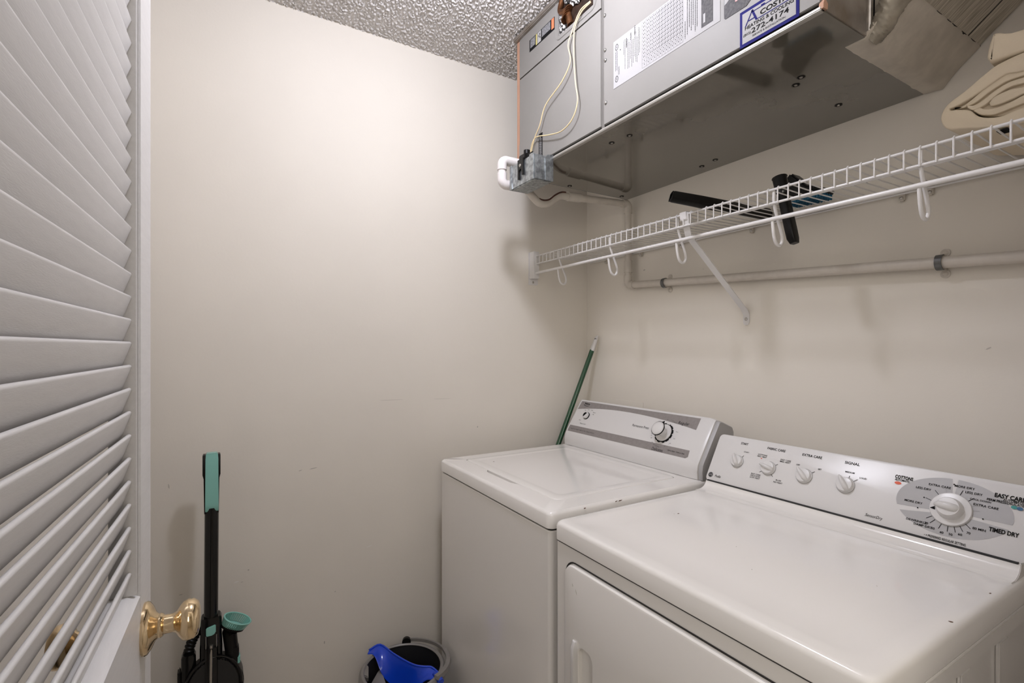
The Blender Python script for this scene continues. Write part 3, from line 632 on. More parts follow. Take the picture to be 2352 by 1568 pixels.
# folded blanket
bl = thing('folded_blanket', (1.31, .26, SZ), 'folded beige cotton blanket piled on the right end of the wire shelf', 'blanket')
def drape(poly, x0, x1, amp=.004, seed=0, bev=.008):
    b = nb(); P = smooth([V(0, *p) for p in poly+[poly[0]]], 4)[:-1]; n = len(P); c = sum(P, V(0, 0, 0))/n; lo = []
    xs = [x0+bev*.0, x0+bev*.15, x0+bev*.5, x0+bev]+[x0+bev+(x1-x0-bev)*k/7 for k in range(1, 8)]
    ins = [bev*.75, bev*.4, bev*.12, 0]+[0]*7
    for x, s in zip(xs, ins):
        l = []
        for i, p in enumerate(P):
            t_ = P[(i+1) % n]-P[i-1]; nn = V(0, t_.z, -t_.y); nn = nn.normalized() if nn.length else V(0, 0, 1)
            if ORI[0]: nn = -nn
            d_ = amp*noise.noise((x*14+seed, p.y*22, p.z*22))
            l.append(V(x+.25*amp*noise.noise((p.y*30, p.z*30, seed)), p.y, p.z)-nn*s+nn*d_)
        lo.append(l)
    return loft(b, lo)
ORI = [False]
def area(poly): return sum(poly[i-1][0]*poly[i][1]-poly[i][0]*poly[i-1][1] for i in range(len(poly)))
outer = [(.12, .5075), (.2, .507), (.2876, .5055), (.3201, .5027), (.338, .4939), (.3555, .4823), (.3732, .4704), (.3891, .4603), (.397, .4499), (.4004, .436), (.3957, .4188), (.3865, .4103), (.3692, .4047), (.34, .396), (.30, .3865), (.2, .385), (.12, .385)]
inner = [(.12, .405), (.2, .41), (.2876, .4118), (.319, .409), (.3454, .4203), (.3592, .4355), (.3771, .4434), (.3870, .4462), (.3895, .4495), (.3870, .4520), (.3777, .4527), (.3629, .4563), (.3441, .4636), (.3108, .4796), (.2876, .4757), (.2, .47), (.12, .47)]
def put(name, poly, x0, x1, amp, seed, bev, lab=None):
    ORI[0] = area(poly) < 0
    obj(name, drape(poly, x0, x1, amp, seed, bev), 'cloth', bl, lab, sharp=32)
put('outer_fold', outer+inner, 1.196, 1.44, .0030, 1, .0035, 'outer fold wrapped around the rolled cloth')
put('top_fold', [(.12, .545), (.2, .552), (.2876, .5450), (.3210, .5575), (.3280, .5480), (.3332, .522), (.3309, .5128), (.3262, .508), (.29, .5075), (.2, .509), (.12, .510)], 1.19, 1.43, .003, 7, .005)
rolls = [([(.384, .4500), (.3700, .4490), (.3560, .4560), (.335, .4700), (.31, .4800), (.285, .4800), (.285, .4700), (.31, .468), (.335, .458), (.352, .4480), (.370, .4450)], 1.200),
 ([(.366, .4480), (.3520, .4430), (.3400, .4480), (.3250, .4580), (.305, .4650), (.28, .4640), (.20, .462), (.20, .452), (.28, .454), (.305, .455), (.322, .448), (.338, .438), (.355, .436)], 1.1985),
 ([(.3560, .4340), (.3450, .4220), (.3250, .4150), (.30, .4190), (.28, .4220), (.20, .43), (.20, .4400), (.28, .4350), (.30, .4310), (.322, .4280), (.338, .4320), (.349, .4400)], 1.2),
 ([(.333, .4390), (.325, .4470), (.305, .4500), (.28, .447), (.20, .448), (.20, .438), (.28, .437), (.30, .434), (.318, .431), (.33, .432)], 1.1975)]
for i, (p, x) in enumerate(rolls): put('inner_roll', p, x, 1.42, .0022, 11+i*5, .0022)
put('inner_core', [(.3875, .4480), (.3875, .4510), (.36, .4585), (.33, .472), (.28, .474), (.14, .468), (.14, .412), (.28, .414), (.32, .412), (.35, .428), (.37, .4430)], 1.2075, 1.41, .004, 31, .003)
obj('care_tag', box(nb(), 1.2, 1.223, .308, .323, SZ+.0045, SZ+.0065), 'ink', bl, 'small black tag under the blanket')

# ------------------------------------------------------------ washer
WT = -.40; wy0, wy1 = .984, 1.664; wx0, wx1 = .692, 1.36
wa = thing('washing_machine', (1.02, 1.32, FLOOR), 'white top-loading washing machine at the left in front of the far corner', 'washing machine')
b = nb(); L3 = lambda pts, z: [V(x, y, z) for x, y in pts]
body = lambda m_, r, z: L3(rr(wx0+.003+m_, wx1-m_, wy0+.002+m_, wy1-.002-m_, r), z)
loft(b, [body(0, .012, FLOOR+.02), body(0, .012, WT-.0485), body(.002, .011, WT-.0465), body(.006, .01, WT-.0465)]); obj('cabinet', b, 'white', wa)
obj('plinth', box(nb(), wx0+.04, wx1-.02, wy0+.02, wy1-.02, FLOOR, FLOOR+.02), 'gap', wa)
b = nb(); loft(b, [body(.0055, .01, WT-.0470), body(.0055, .01, WT-.0425)], False, False); obj('shadow_gap', b, 'gap', wa)
# top with recessed opening for the lid
def notch(pts, d, z0=1.236, z1=1.425):
    out = []
    for x, y in pts:
        if x < .775 and z0 < y < z1:
            e = min((y-z0)/.028, (z1-y)/.006, 1); x -= d*max(0, e)
        out.append((x, y))
    return out
LX0, LX1, LY0, LY1 = .7645, 1.215, 1.056, 1.607
KS = 40
def top(m_, r, z): return L3(rr(wx0+m_, wx1-m_, wy0+m_, wy1-m_, r, 6, KS), WT+z)
hole = rr(LX0-.0018, LX1+.0018, LY0-.0018, LY1+.0018, .0215, 6, KS)
b = nb(); loft(b, [top(.004, .016, -.0425), top(0, .017, -.0400), top(0, .017, -.009), top(.0025, .016, -.004), top(.008, .014, 0), L3(notch(hole, .0135), WT), L3(notch(hole, .0135), WT-.014), L3(rr(LX0+.02, LX1-.02, LY0+.02, LY1-.02, .02, 6, KS), WT-.014)], True, True)
obj('top', b, 'white', wa)
lid = lambda m_, z: L3(rr(LX0+m_, LX1-m_, LY0+m_, LY1-m_, .02, 6, KS), WT+z)
b = nb(); loft(b, [lid(.0, -.012), lid(0, -.0015), lid(.0018, .0008), lid(.004, .0012), lid(.03, .0012), lid(.034, .0005), lid(.038, .0005)], True, True); obj('lid', b, 'white', wa, 'white lid with a finger slot along its front edge')
# console
CP = [(1.242, WT+.001), (1.2405, WT+.022), (1.2435, WT+.041), (1.2475, WT+.0495), (1.3275, -.226), (1.333, -.2225), (1.345, -.2245), (1.395, -.245), (1.402, -.26), (1.402, WT+.001)]
def section(y, s):
    c = V(1.325, 0, -.335); return [V(c.x+(x-c.x)*s, y, c.z+(z-c.z)*s if z > WT+.01 else z) for x, z in CP]
b = nb(); loft(b, [section(1.662, .93), section(1.6615, .965), section(1.659, .988), section(1.653, 1), section(1.035, 1), section(1.018, .992), section(1.006, .965), section(1.0015, .93)]); obj('console', b, 'whitep', wa, sharp=25)
b = nb(); loft(b, [section(1.0025, .95), section(.9985, .95)]); obj('console_seam', b, 'lip', wa)
b = nb(); loft(b, [section(.9995, .945), section(.990, .935), section(.9865, .91)]); obj('console_end_cap', b, 'greyprint', wa, 'grey end cap of the console', sharp=25)
f0 = V(1.2475, 1.66, WT+.0495); f1 = V(1.3275, 1.66, -.226); WF = Face(f0, (0, -1, 0), f1-f0); FL = (f1-f0).length
b = nb()
lowb = [(a, .1045+.023*math.sin(PI*min(1, max(0, (a+.02)/.66)))**1.0) for a in [.008+.6*k/24 for k in range(25)]]
lowb = [(a, .104+.0245*(1-((a-.27)/.34)**2) if a > .27 else .104+.0245*(1-((.27-a)/.285)**2)) for a in [.008+.598*k/28 for k in range(29)]]
WF.poly(b, [(.012, FL-.002)]+lowb[:0]+[(p[0], p[1]) for p in lowb]+[(.607, FL-.002)], .0003)
obj('grey_arch_band', b, 'greystrip', wa, 'grey printed band with curved lower edge')
b = nb(); WF.poly(b, [(.008, .0065), (.608, .0065), (.6155, .012), (.613, .034), (.008, .034)], .0003); obj('grey_lower_band', b, 'greystrip', wa)
b = nb(); hh = .0007
WF.text(b, 'Regular', .5515, .1195, .0155, h=hh, width=.043); WF.text(b, 'Delicates', .491, .0135, .0155, h=hh, width=.047)
WF.text(b, 'Pull to Start · Push to Stop', .566, .0195, .0065, h=hh, width=.066)
WF.text(b, 'Performa', .053, .1365, .0105, h=hh+.0006, bold=.02, width=.032)
b2 = nb()
WF.text(b2, 'Permanent Press', .3795, .0815, .0135, h=hh, width=.079); WF.text(b2, 'Water Level', .080, .0485, .0065, h=hh, width=.036)
WF.text(b2, 'Heavy Duty Super Capacity Plus 2 Speed Washer', .094, .0195, .0058, h=hh, width=.148)
for t_, a, c_ in (('Min', .058, .107), ('Small', .076, .112), ('Large', .098, .112), ('Medium', .1165, .1035), ('Max', .1155, .0945), ('Reset', .054, .062)): WF.text(b2, t_, a, c_, .0052, h=hh)
DKA, DKB = .4905, .0745
for ang, t_ in ((100, 'Off'), (82, '15'), (74, '18'), (66, '12'), (58, 'Heavy'), (14, 'Rinse'), (-14, 'Spin'), (-38, 'Off'), (-44, '9'), (-62, '12'), (-78, '6'), (-90, 'Wash'), (-100, 'Spin'), (-112, 'Rinse'), (-128, 'Spin'), (-150, 'Off'), (-160, '8'), (-168, '12'), (-178, '4'), (168, 'Off'), (150, '2')):
    r_ = .0505; WF.text(b2, t_, DKA+r_*math.cos(math.radians(ang)), DKB+r_*math.sin(math.radians(ang)), .0045, h=hh)
obj('lettering', b, 'ink', wa, kind='stuff'); obj('fine_print', b2, 'ink2', wa, kind='stuff')
b = nb(); WF.disc(b, .053, .1345, .0225, .0105, .0007, 32, .93); obj('oval_badge', b, 'paper', wa)
b = nb()
for k in range(16): # swoosh under the word
    a0, a1 = math.radians(190+8.5*k), math.radians(190+8.5*(k+1)); WF.line(b, .053+.0205*math.cos(a0), .1345+.0082*math.sin(a0), .053+.0205*math.cos(a1), .1345+.0082*math.sin(a1), .0018, .001)
obj('badge_swoosh', b, 'ink', wa)
# cycle dial: black cam ring, white skirt, tall white knob
def fpt(Fc, a, b_, h=0): return Fc.p(a, b_, h)
b = nb(); pts = []
for k in range(96):
    a = 2*PI*k/96; n_ = .0355 if (k//2) % 4 else .0322
    if 70 < k < 76 or 18 < k < 24: n_ = .0325
    pts.append((DKA+n_*math.cos(a), DKB+n_*math.sin(a)))
WF.slab(b, pts, 0, .003); obj('dial_ring', b, 'ink', wa, 'black notched dial ring')
obj('dial_skirt', lathe(nb(), [(.001, 0), (.0305, .002), (.0305, .005), (.029, .007), (.001, .007)], fpt(WF, DKA, DKB), WF.n, 40), 'whitep', wa)
dk = obj('cycle_knob', lathe(nb(), [(.015, .006), (.0165, .018), (.0235, .032), (.0238, .036), (.0225, .0385), (.018, .0415), (.010, .043), (.001, .0432)], fpt(WF, DKA, DKB), WF.n, 40), 'whitep', wa)
b = nb(); lathe(b, [(.0238, .033), (.0252, .0335), (.0252, .0362), (.0238, .0365)], fpt(WF, DKA, DKB), WF.n, 48, False, False)
WF.slab(b, [(DKA+.006, DKB+.0235), (DKA+.016, DKB+.0185), (DKA+.0155, DKB+.0285)], .034, .0365); obj('knob_pointer_ring', b, 'ink', dk)
ka, kb = .0815, .0845
obj('level_dial_ring', lathe(nb(), [(.001, 0), (.0152, 0), (.0152, .003), (.001, .003)], fpt(WF, ka, kb), WF.n, 28), 'ink', wa)
obj('level_dial', lathe(nb(), [(.001, 0), (.0138, .002), (.0135, .009), (.0125, .0105), (.001, .0105)], fpt(WF, ka-.0005, kb), WF.n, 28), 'whitep', wa)
b = nb(); WF.slab(b, [(ka+.0103*math.cos(a)*(1 if math.sin(a-.9) > 0 else .0), kb+.0103*math.sin(a)) for a in [.9+PI*k/12 for k in range(13)]] if False else [(ka-.0005+.0105*math.cos(a), kb+.0105*math.sin(a)) for a in [.95+PI*k/12 for k in range(13)]], .0105, .0115); obj('level_dial_mark', b, 'ink', wa)

# ------------------------------------------------------------ dryer
dy0, dy1, dx0, dx1 = .286, .944, .675, 1.36; DTZ = -.40
dv = thing('dryer', (1.02, .615, FLOOR), 'white clothes dryer in the foreground at the right of the washer', 'dryer')
dbody = lambda m_, r, z: L3(rr(dx0+.004+m_, dx1-m_, dy0+.006+m_, dy1-.003-m_, r), z)
b = nb(); loft(b, [dbody(0, .010, FLOOR+.02), dbody(0, .010, DTZ-.0445)]); obj('cabinet', b, 'white', dv)
obj('plinth', box(nb(), dx0+.04, dx1-.02, dy0+.03, dy1-.02, FLOOR, FLOOR+.02), 'gap', dv)
b = nb(); loft(b, [dbody(-.0012, .010, DTZ-.0450), dbody(-.0012, .010, DTZ-.0436)], False, False); obj('trim_line', b, 'ink2', dv)
dt_ = lambda m_, r, z: L3(rr(dx0+m_, dx1-m_, dy0+m_, dy1-m_, r, 6, 20), DTZ+z)
b = nb(); loft(b, [dt_(.003, .016, -.0436), dt_(0, .018, -.041), dt_(0, .018, -.010), dt_(.0025, .017, -.0040), dt_(.007, .015, -.0008), dt_(.012, .014, 0), L3(rr(dx0+.035, 1.096, dy0+.035, dy1-.035, .03, 6, 20), DTZ), L3(rr(dx0+.040, 1.091, dy0+.040, dy1-.040, .03, 6, 20), DTZ-.0010), L3(rr(dx0+.1, 1.05, dy0+.1, dy1-.1, .03, 6, 20), DTZ-.0010)]); obj('top', b, 'white', dv)
# cove and console
b = nb(); 
cov = [(1.158, DTZ-.002), (1.158, DTZ+.0003)]+[(1.170+.034*math.sin(a), DTZ+.0212*(1-math.cos(a))) for a in [PI/2*k/8 for k in range(9)]]+[(1.23, DTZ+.0212), (1.30, DTZ+.0212), (1.30, DTZ-.002)]
prism(b, cov, dy0+.006, dy1-.004, 'y', .0012, 2); obj('rear_cove', b, 'white', dv, sharp=50)
c0, c1 = V(1.207, 0, -.3786), V(1.279, 0, -.2533); nrm = V(-(c1-c0).z, 0, (c1-c0).x).normalized()
b = nb(); th = .055
back = lambda p: p-nrm*th
cface = Face((1.207, .947, -.3794), (0, -1, 0), c1-c0); CL = (c1-c0).length
fl = rr(0, .70, 0, CL, .0125, 8, 4)
def cl_(i, h): 
    out = []
    for a, bb in fl:
        aa = min(max(a, i), .6635-i*.0) if False else a
        out.append(cface.p(i+(a/.70)*(.661-2*i), i+(bb/CL)*(CL-2*i), h))
    return out
loft(b, [cl_(.004, -.075), cl_(0, -.07), cl_(0, -.004), cl_(.0012, -.0012), cl_(.004, 0)]); obj('console', b, 'whitep', dv, sharp=30)
b = nb(); box(b, 1.27, 1.355, dy0+.02, dy1-.02, DTZ+.019, -.285, .004); obj('console_back', b, 'whitep', dv)
obj('console_gap', box(nb(), 1.2035, 1.212, dy0+.010, dy1-.008, DTZ+.0205, DTZ+.0232), 'ink2', dv)
# printing
b = nb(); g = nb(); hh = .0006
T = cface.text
for t_, a, w_ in (('START', .0842, .0215), ('FABRIC CARE', .1755, .0485), ('EXTRA CARE', .2668, .0470), ('SIGNAL', .3574, .0315)): T(b, t_, a, .1252, .0088, h=hh, bold=.018, width=w_)
T(b, 'START', .0975, .1025, .0052, h=hh); 
for t_, a, bb in (('COTTONS', .1441, .1035), ('REG. HEAT', .1441, .0985), ('EASY CARE', .2074, .1015), ('MED. HEAT', .2074, .0965), ('FLUFF', .2049, .0455), ('NO HEAT', .2049, .040), ('EASY CARE', .1425, .048), ('DELICATES', .1425, .043), ('LOW HEAT', .1425, .038), ('OFF', .2403, .0965), ('SET', .2926, .096), ('MEDIUM', .3575, .1032), ('LOUD', .3866, .0955)): T(b, t_, a, bb, .0054, h=hh, bold=.01)
T(b, 'Profile', .0372, .0172, .0105, h=hh, shear=.4, width=.019); T(b, 'SensorDry', .4236, .0169, .0095, h=hh, shear=.3, width=.033)
cface.disc(b, .0145, .0178, .0074, .0074, hh, 28); 
gw = nb(); cface.disc(gw, .0145, .0178, .0066, .0066, .0008, 28, .88); T(gw, 'GE', .0145, .0178, .0080, h=.0009, shear=.25, bold=.02); obj('round_logo', gw, 'paper', dv, 'white script in a round black badge')
def dtick(r0, r1, ang, w_=.0010, bm=b): 
    c, s = math.cos(math.radians(ang)), math.sin(math.radians(ang)); cface.line(bm, DA+r0*c, DB+r0*s, DA+r1*c, DB+r1*s, w_, .0009)
KN = [(.0805, 1), (.1710, 2), (.2625, 3), (.3558, 4)]
DA, DB = .0805, .0715; dtick(.017, .024, 58)
DA = .1710; [dtick(.018, .026, a_d) for a_d in (38, -50, 216)]
DA = .2625; dtick(.018, .027, 38)
DA = .3558; dtick(.018, .024, 82); dtick(.019, .028, 42)
DA, DB = .5465, .0690
T(b, 'COTTONS', .4607, .1145, .0100, h=.0012, bold=.03, width=.032); T(b, 'AUTOMATIC', .4590, .1080, .0062, h=.0012, bold=.02, width=.027)
T(b, 'EASY CARE', .6255, .1150, .0110, h=.0012, bold=.03, width=.0420); T(b, 'AUTOMATIC', .6322, .1090, .0068, h=.0012, bold=.02, width=.030); T(b, 'PERM PRESS/DELICATES', .6215, .1040, .0066, h=.0012, bold=.02, width=.053)
T(b, 'TIMED DRY', .6255, .0485, .0110, h=.0012, bold=.03, width=.0405); T(b, '• = PREFERRED REGULAR SETTING', .5464, .0075, .0068, h=hh, bold=.012, width=.0640)
for t_, a, bb in (('MORE DRY', .4856, .0680), ('LESS DRY', .4971, .1000), ('EXTRA CARE', .5219, .1115), ('MORE DRY', .5600, .1185), ('LESS DRY', .5750, .1098), ('COOL DOWN', .5865, .0985), ('EXTRA CARE', .5955, .0893), ('80 MIN', .5925, .0432), ('70', .5788, .0316), ('60', .5675, .0249), ('50', .5540, .0206), ('40', .5402, .0199), ('DAMP DRY', .5095, .0240), ('30', .5257, .0237), ('DEWRINKLE', .4975, .0303), ('20', .5139, .0308)):
    T(b, t_, a, bb, .0047 if 'COOL' in t_ else .0062, h=.0012, bold=.012)
for a, bb in ((.5437, .1207), (.495, .0578), (.595, .0644), (.5015, .0818)): cface.disc(b, a, bb, .0013, .0013, .0012, 12)
for ang in (163, 133, 74, 46, -40, -57, -72, -88, -106, -127, -141): dtick(.0335, .0445, ang)
obj('lettering', b, 'ink', dv, kind='stuff')
wt = nb()
for ang in (110, 27, 12): dtick(.0335, .043, ang, .0010, wt)
obj('white_tick', wt, 'paper', dv, kind='stuff')
# three grey sectors around the dial
EA, EB = .5457, .0733
def sector(a0, a1, gap=.0035):
    out = []; n_ = 26
    for k_ in range(n_+1):
        an = math.radians(a0+(a1-a0)*k_/n_); out.append((EA+.0905*math.cos(an), EB+.0585*math.sin(an)))
    for k_ in range(n_+1):
        an = math.radians(a1+(a0-a1)*k_/n_); out.append((DA+.030*math.cos(an), DB+.030*math.sin(an)))
    return out
sc = nb()
def strip(bm, a0, a1, Fc=cface):
    n_ = 30; A = []; B = []
    for k_ in range(n_+1):
        an = math.radians(a0+(a1-a0)*k_/n_); c, s = math.cos(an), math.sin(an)
        A.append(bm.verts.new(Fc.p(EA+.0905*c, EB+.0585*s, .0004))); B.append(bm.verts.new(Fc.p(DA+.030*c, DB+.030*s, .0004)))
    for k_ in range(n_): bm.faces.new((A[k_], A[k_+1], B[k_+1], B[k_]))
strip(sc, 94, 197); strip(sc, -8, 88); strip(sc, 208, 342); obj('grey_dial_field', sc, 'greyprint', dv, 'three pale grey sectors printed around the big dial')
b = nb(); cface.disc(b, .4522, .1012, .0062, .0032, .0008); obj('red_oval', b, 'redink', dv)
b = nb(); cface.disc(b, .6335, .0985, .0045, .0032, .0012); obj('teal_oval', b, 'tealink', dv)
b = nb(); cface.disc(b, .6410, .0980, .0045, .0032, .0014); obj('blue_oval', b, 'blueink', dv)
b = nb(); cface.disc(b, .1441, .0940, .0025, .0011, .0008, 12); obj('red_oval', b, 'redink', dv)
# knobs
def dknob(a, bb, r, ang, hgt=.014):
    kb_ = obj('control_knob', lathe(nb(), [(.001, 0), (r+.0016, 0), (r+.0016, .0012), (r, .0022), (r, hgt*.62), (r-.0008, hgt*.72), (r-.0025, hgt*.76), (.001, hgt*.76)], cface.p(a, bb), cface.n, 36), 'whitep', dv)
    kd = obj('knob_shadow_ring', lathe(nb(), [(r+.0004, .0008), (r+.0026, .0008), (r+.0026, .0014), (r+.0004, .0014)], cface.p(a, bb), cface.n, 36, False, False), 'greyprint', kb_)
    c, s = math.cos(math.radians(ang)), math.sin(math.radians(ang)); P = lambda u, v, h: cface.p(a+u*c-v*s, bb+u*s+v*c, h)
    gb = nb(); sec = []
    for u, w_, h_ in ((-r*.96, .0050, hgt*.8), (-r*.55, .0058, hgt*1.25), (0, .0056, hgt*1.45), (r*.6, .0045, hgt*1.5), (r*1.05, .0030, hgt*1.4), (r*1.32, .0012, hgt*1.1)):
        sec.append([P(u, -w_*1.1, hgt*.55), P(u, -w_*.85, h_*.86), P(u, -w_*.35, h_), P(u, w_*.35, h_), P(u, w_*.85, h_*.86), P(u, w_*1.1, hgt*.55)])
    loft(gb, sec); obj('knob_grip', gb, 'whitep', kb_, sharp=60)
for (a, _), r, ang in zip(KN, (.0150, .0165, .0168, .0168), (118, 168, 135, 125)): dknob(a, .0715, r, ang)
bd = obj('timer_dial', lathe(nb(), [(.001, 0), (.0330, 0), (.0330, .003), (.0322, .0045), (.0305, .0050), (.001, .0052)], cface.p(DA, DB), cface.n, 48), 'whitep', dv)
obj('timer_knob', lathe(nb(), [(.0215, .004), (.0215, .0085), (.0190, .0175), (.0175, .0195), (.001, .0205)], cface.p(DA, DB), cface.n, 40), 'whitep', bd)
c, s = math.cos(math.radians(178)), math.sin(math.radians(178)); P = lambda u, v, h: cface.p(DA+u*c-v*s, DB+u*s+v*c, h)
gb = nb(); loft(gb, [[P(u, -w_, .010), P(u, -w_*.8, h_*.9), P(u, -w_*.3, h_), P(u, w_*.3, h_), P(u, w_*.8, h_*.9), P(u, w_, .010)] for u, w_, h_ in ((-.0185, .006, .018), (-.012, .0085, .025), (0, .0085, .0275), (.013, .007, .0265), (.0205, .004, .021), (.0235, .002, .015))]); obj('timer_grip', gb, 'whitep', bd, sharp=60)
b = nb(); an = 192; c, s = math.cos(math.radians(an)), math.sin(math.radians(an)); R2 = lambda u, v: (DA+u*c-v*s, DB+u*s+v*c)
cface.slab(b, [R2(.0315, 0), R2(.0235, .0035), R2(.0235, -.0035)], .0053, .0060); obj('timer_pointer', b, 'ink', bd)
# front door
fx = dx0+.004
DY0, DY1, DZ0, DZ1 = .335, .897, FLOOR+.22, -.4765
def fr(m_, r, x): return [V(x, y, z) for y, z in rr(DY0+m_, DY1-m_, DZ0+m_, DZ1-m_, r, 6, 12)]
b = nb(); loft(b, [fr(-.004, .034, fx-.0005), fr(-.004, .034, fx-.0018), fr(-.001, .031, fx-.0018), fr(-.001, .031, fx+.004)], False, False); loft(b, [fr(-.0035, .034, fx+.0005), fr(-.0005, .031, fx-.0008)], False, False); obj('door_gap', b, 'gap', dv)
b = nb(); 
PKY0, PKY1, PKZ0, PKZ1 = .800, .845, -.85, -.640
pk = lambda m_, x: [V(x, y, z) for y, z in rr(PKY0-m_, PKY1+m_, PKZ0-m_, PKZ1+m_, .018, 6, 12)]
loft(b, [fr(.002, .029, fx+.001), fr(.001, .030, fx-.006), fr(.003, .028, fx-.0095), fr(.007, .026, fx-.011), pk(.002, fx-.011), pk(0, fx-.009), pk(0, fx+.016), pk(-.003, fx+.018)], True, True); obj('door', b, 'white', dv, 'dryer door with a recessed side pull')
b = nb(); loft(b, [[V(x, y, z) for x, y in ((fx-.012, .846-0), (fx-.021, .848), (fx-.0225, .856), (fx-.0165, .864), (fx-.010, .865), (fx+.006, .850))] for z in (-.85, -.68, -.648)] + [[V(fx-.010+(x-fx+.010)*.5, .856+(y-.856)*.6, -.634) for x, y in ((fx-.012, .846), (fx-.021, .848), (fx-.0225, .856), (fx-.0165, .864), (fx-.010, .865), (fx+.006, .850))]]); obj('door_handle', b, 'whitep', dv, sharp=60)
# ribbed side facing the doorway
b = nb(); sy0, sy1 = dy0+.0005, dy0+.007
zt = DTZ-.0455
box(b, dx0+.006, 1.345, sy0, sy1, -.474, zt, .002); box(b, dx0+.006, 1.345, sy0, sy1, FLOOR+.03, FLOOR+.12, .002)
for x0_, x1_ in ((dx0+.006, .745), (.925, .962), (1.078, 1.118), (1.30, 1.345)): box(b, x0_, x1_, sy0, sy1, FLOOR+.10, -.4735, .002)
obj('side_ribs', b, 'white', dv)

# ------------------------------------------------------------ pole, wall patch
bp = thing('mop_pole', (.95, 1.72, FLOOR), 'green mop pole with a white hanging cap leaning in the corner behind the washer', 'mop')
pt, pb = V(1.4455, 1.6895, .053), V(.875, 1.7325, FLOOR+.06); ax = (pb-pt).normalized()
obj('pole', tube(nb(), [pt+ax*.075, pb], .0103, 16), 'green', bp)
b = nb(); tube(b, [pt+ax*.005, pt+ax*.008, pt+ax*.02, pt+ax*.05, pt+ax*.078], .01, 14, rs=[.003, .0065, .0092, .0105, .0118], flat=.85, up=(0, 1, 0)); obj('hanging_cap', b, 'cap', bp, 'white plastic cap')
b = nb(); lathe(b, [(.0022, 0), (.0042, 0), (.0042, .001), (.0022, .001)], pt+ax*.018+V(-.0088, -.004, -.003), (-.85, -.45, -.3), 16, False, False); obj('cap_hole', b, 'ink2', bp)
b = nb(); box(b, .86, 1.1, 1.705, 1.75, FLOOR+.002, FLOOR+.055, .006); obj('mop_head', b, 'cap', bp)
obj('patch_plate', box(nb(), W-.004, W-.0002, 1.4307, 1.6704, -.40, -.2205, .0015), 'wall', label='painted-over plate on the wall above the washer console', cat='wall plate')

# ------------------------------------------------------------ stick vacuum
vy = 1.62; VS = set(bpy.data.objects); va = thing('upright_vacuum', (-.007, 1.60, FLOOR), 'black and teal upright vacuum standing against the far wall beside the door', 'vacuum cleaner')
vx = -.0065
def fl2(bm, x0, x1, y0, y1, z0, z1, bev=.004): box(bm, x0, x1, y0, y1, z0, z1, bev, 3); return bm
b = nb(); lo = [[V(vx+x*w_, vy+y_+oy, z) for x, y_ in rr(-1, 1, -.012, .012, .0115, 4, 1)] for z, w_, oy in ((-.30, .0212, .006), (-.295, .0225, 0), (-.35, .0225, 0), (-.358, .0195, 0), (-.45, .0178, 0), (-.46, .0178, 0))]
lo = [[V(vx+sx*w_, vy+sy+oy, z) for sx, sy in rr(-1, 1, -.012, .012, .01, 4, 1)] for z, w_, oy in ((-.288, .0205, .002), (-.2915, .0222, 0), (-.345, .0222, 0), (-.356, .0195, 0), (-.455, .018, 0))]
loft(b, lo); obj('grip_shell', b, 'blackm', va)
b = nb(); lo = [[V(vx+.001+sx*w_, vy+sy+oy, z) for sx, sy in rr(-1, 1, -.0165, .006, .0055, 4, 1)] for z, w_, oy in ((-.283, .0125, 0), (-.286, .0148, 0), (-.30, .0158, -.001), (-.43, .0165, -.002), (-.446, .0165, .001), (-.4495, .016, .003))]
loft(b, lo); obj('grip_cover', b, 'teal', va, 'teal front of the handle grip')
obj('wand', tube(nb(), [(vx+.0005, vy, -.44), (vx-.0015, vy, -.77)], .0178, 24), 'black', va)
b = nb(); lo = [[V(vx-.001+sx, vy+.004+sy, z) for sx, sy in rr(-w_, w_, -.022, .022, .012, 4, 1)] for z, w_ in ((-.752, .023), (-.758, .0265), (-.80, .0262), (-.84, .028), (-.93, .028), (-1.06, .03))]
loft(b, lo); obj('wand_socket', b, 'black', va)
b = nb(); prism(b, [(vx-.0135, -.776), (vx+.0105, -.7705), (vx+.0105, -.794), (vx+.003, -.8005), (vx-.0135, -.8005)], vy-.0215, vy-.017, 'y', .002); obj('release_button', b, 'teal', va)
b = nb()
tube(b, [(vx-.0135, vy-.019, -.80), (vx-.014, vy-.02, -.90)], .0014, 6); tube(b, [(vx+.0125, vy-.019, -.80), (vx+.0125, vy-.02, -.90)], .0014, 6); obj('chrome_line', b, 'steel', va)
b = nb(); tube(b, [(vx-.0005, vy-.019, -.828), (vx-.001, vy-.0225, -.875), (vx-.002, vy-.025, -.97)], .0045, 10); obj('latch_bar', b, 'steel', va, 'polished latch bar down the front')
# drum with rim and grille
dc = V(vx+.0035, vy-.006, -.955)
obj('motor_drum', lathe(nb(), [(.001, -.05), (.074, -.05), (.078, -.04), (.078, .008), (.072, .014), (.001, .014)], dc, (0, -1, 0), 48), 'blackm', va)
b = nb(); t = bmesh.new(); rg = [dc+V(.0715*math.cos(a), -.014, .093*math.sin(a)) for a in [2*PI*k/60 for k in range(60)]]; t.free(); tube(b, rg+[rg[0]], .0042, 8, False); obj('drum_rim', b, 'black', va)
b = nb(); lathe(b, [(.001, .0), (.001, .002)], dc+V(0, -.014, 0), (0, -1, 0), 4) if False else None
A = [dc+V(.064*math.cos(2*PI*k/48), -.0155, .084*math.sin(2*PI*k/48)) for k in range(48)]; B2 = [p+V(0, .03, 0) for p in A]; loft(b, [B2, A]); obj('grille', b, 'mesh', va, 'dotted grille of the drum')
b = nb(); lo = [[V(vx-.001+sx, vy-.006+sy, z) for sx, sy in rr(-w_, w_, -.018, .018, .008, 4, 1)] for z, w_ in ((-.835, .0175), (-.9, .018), (-1.05, .018))]; loft(b, lo); obj('spine', b, 'black', va)
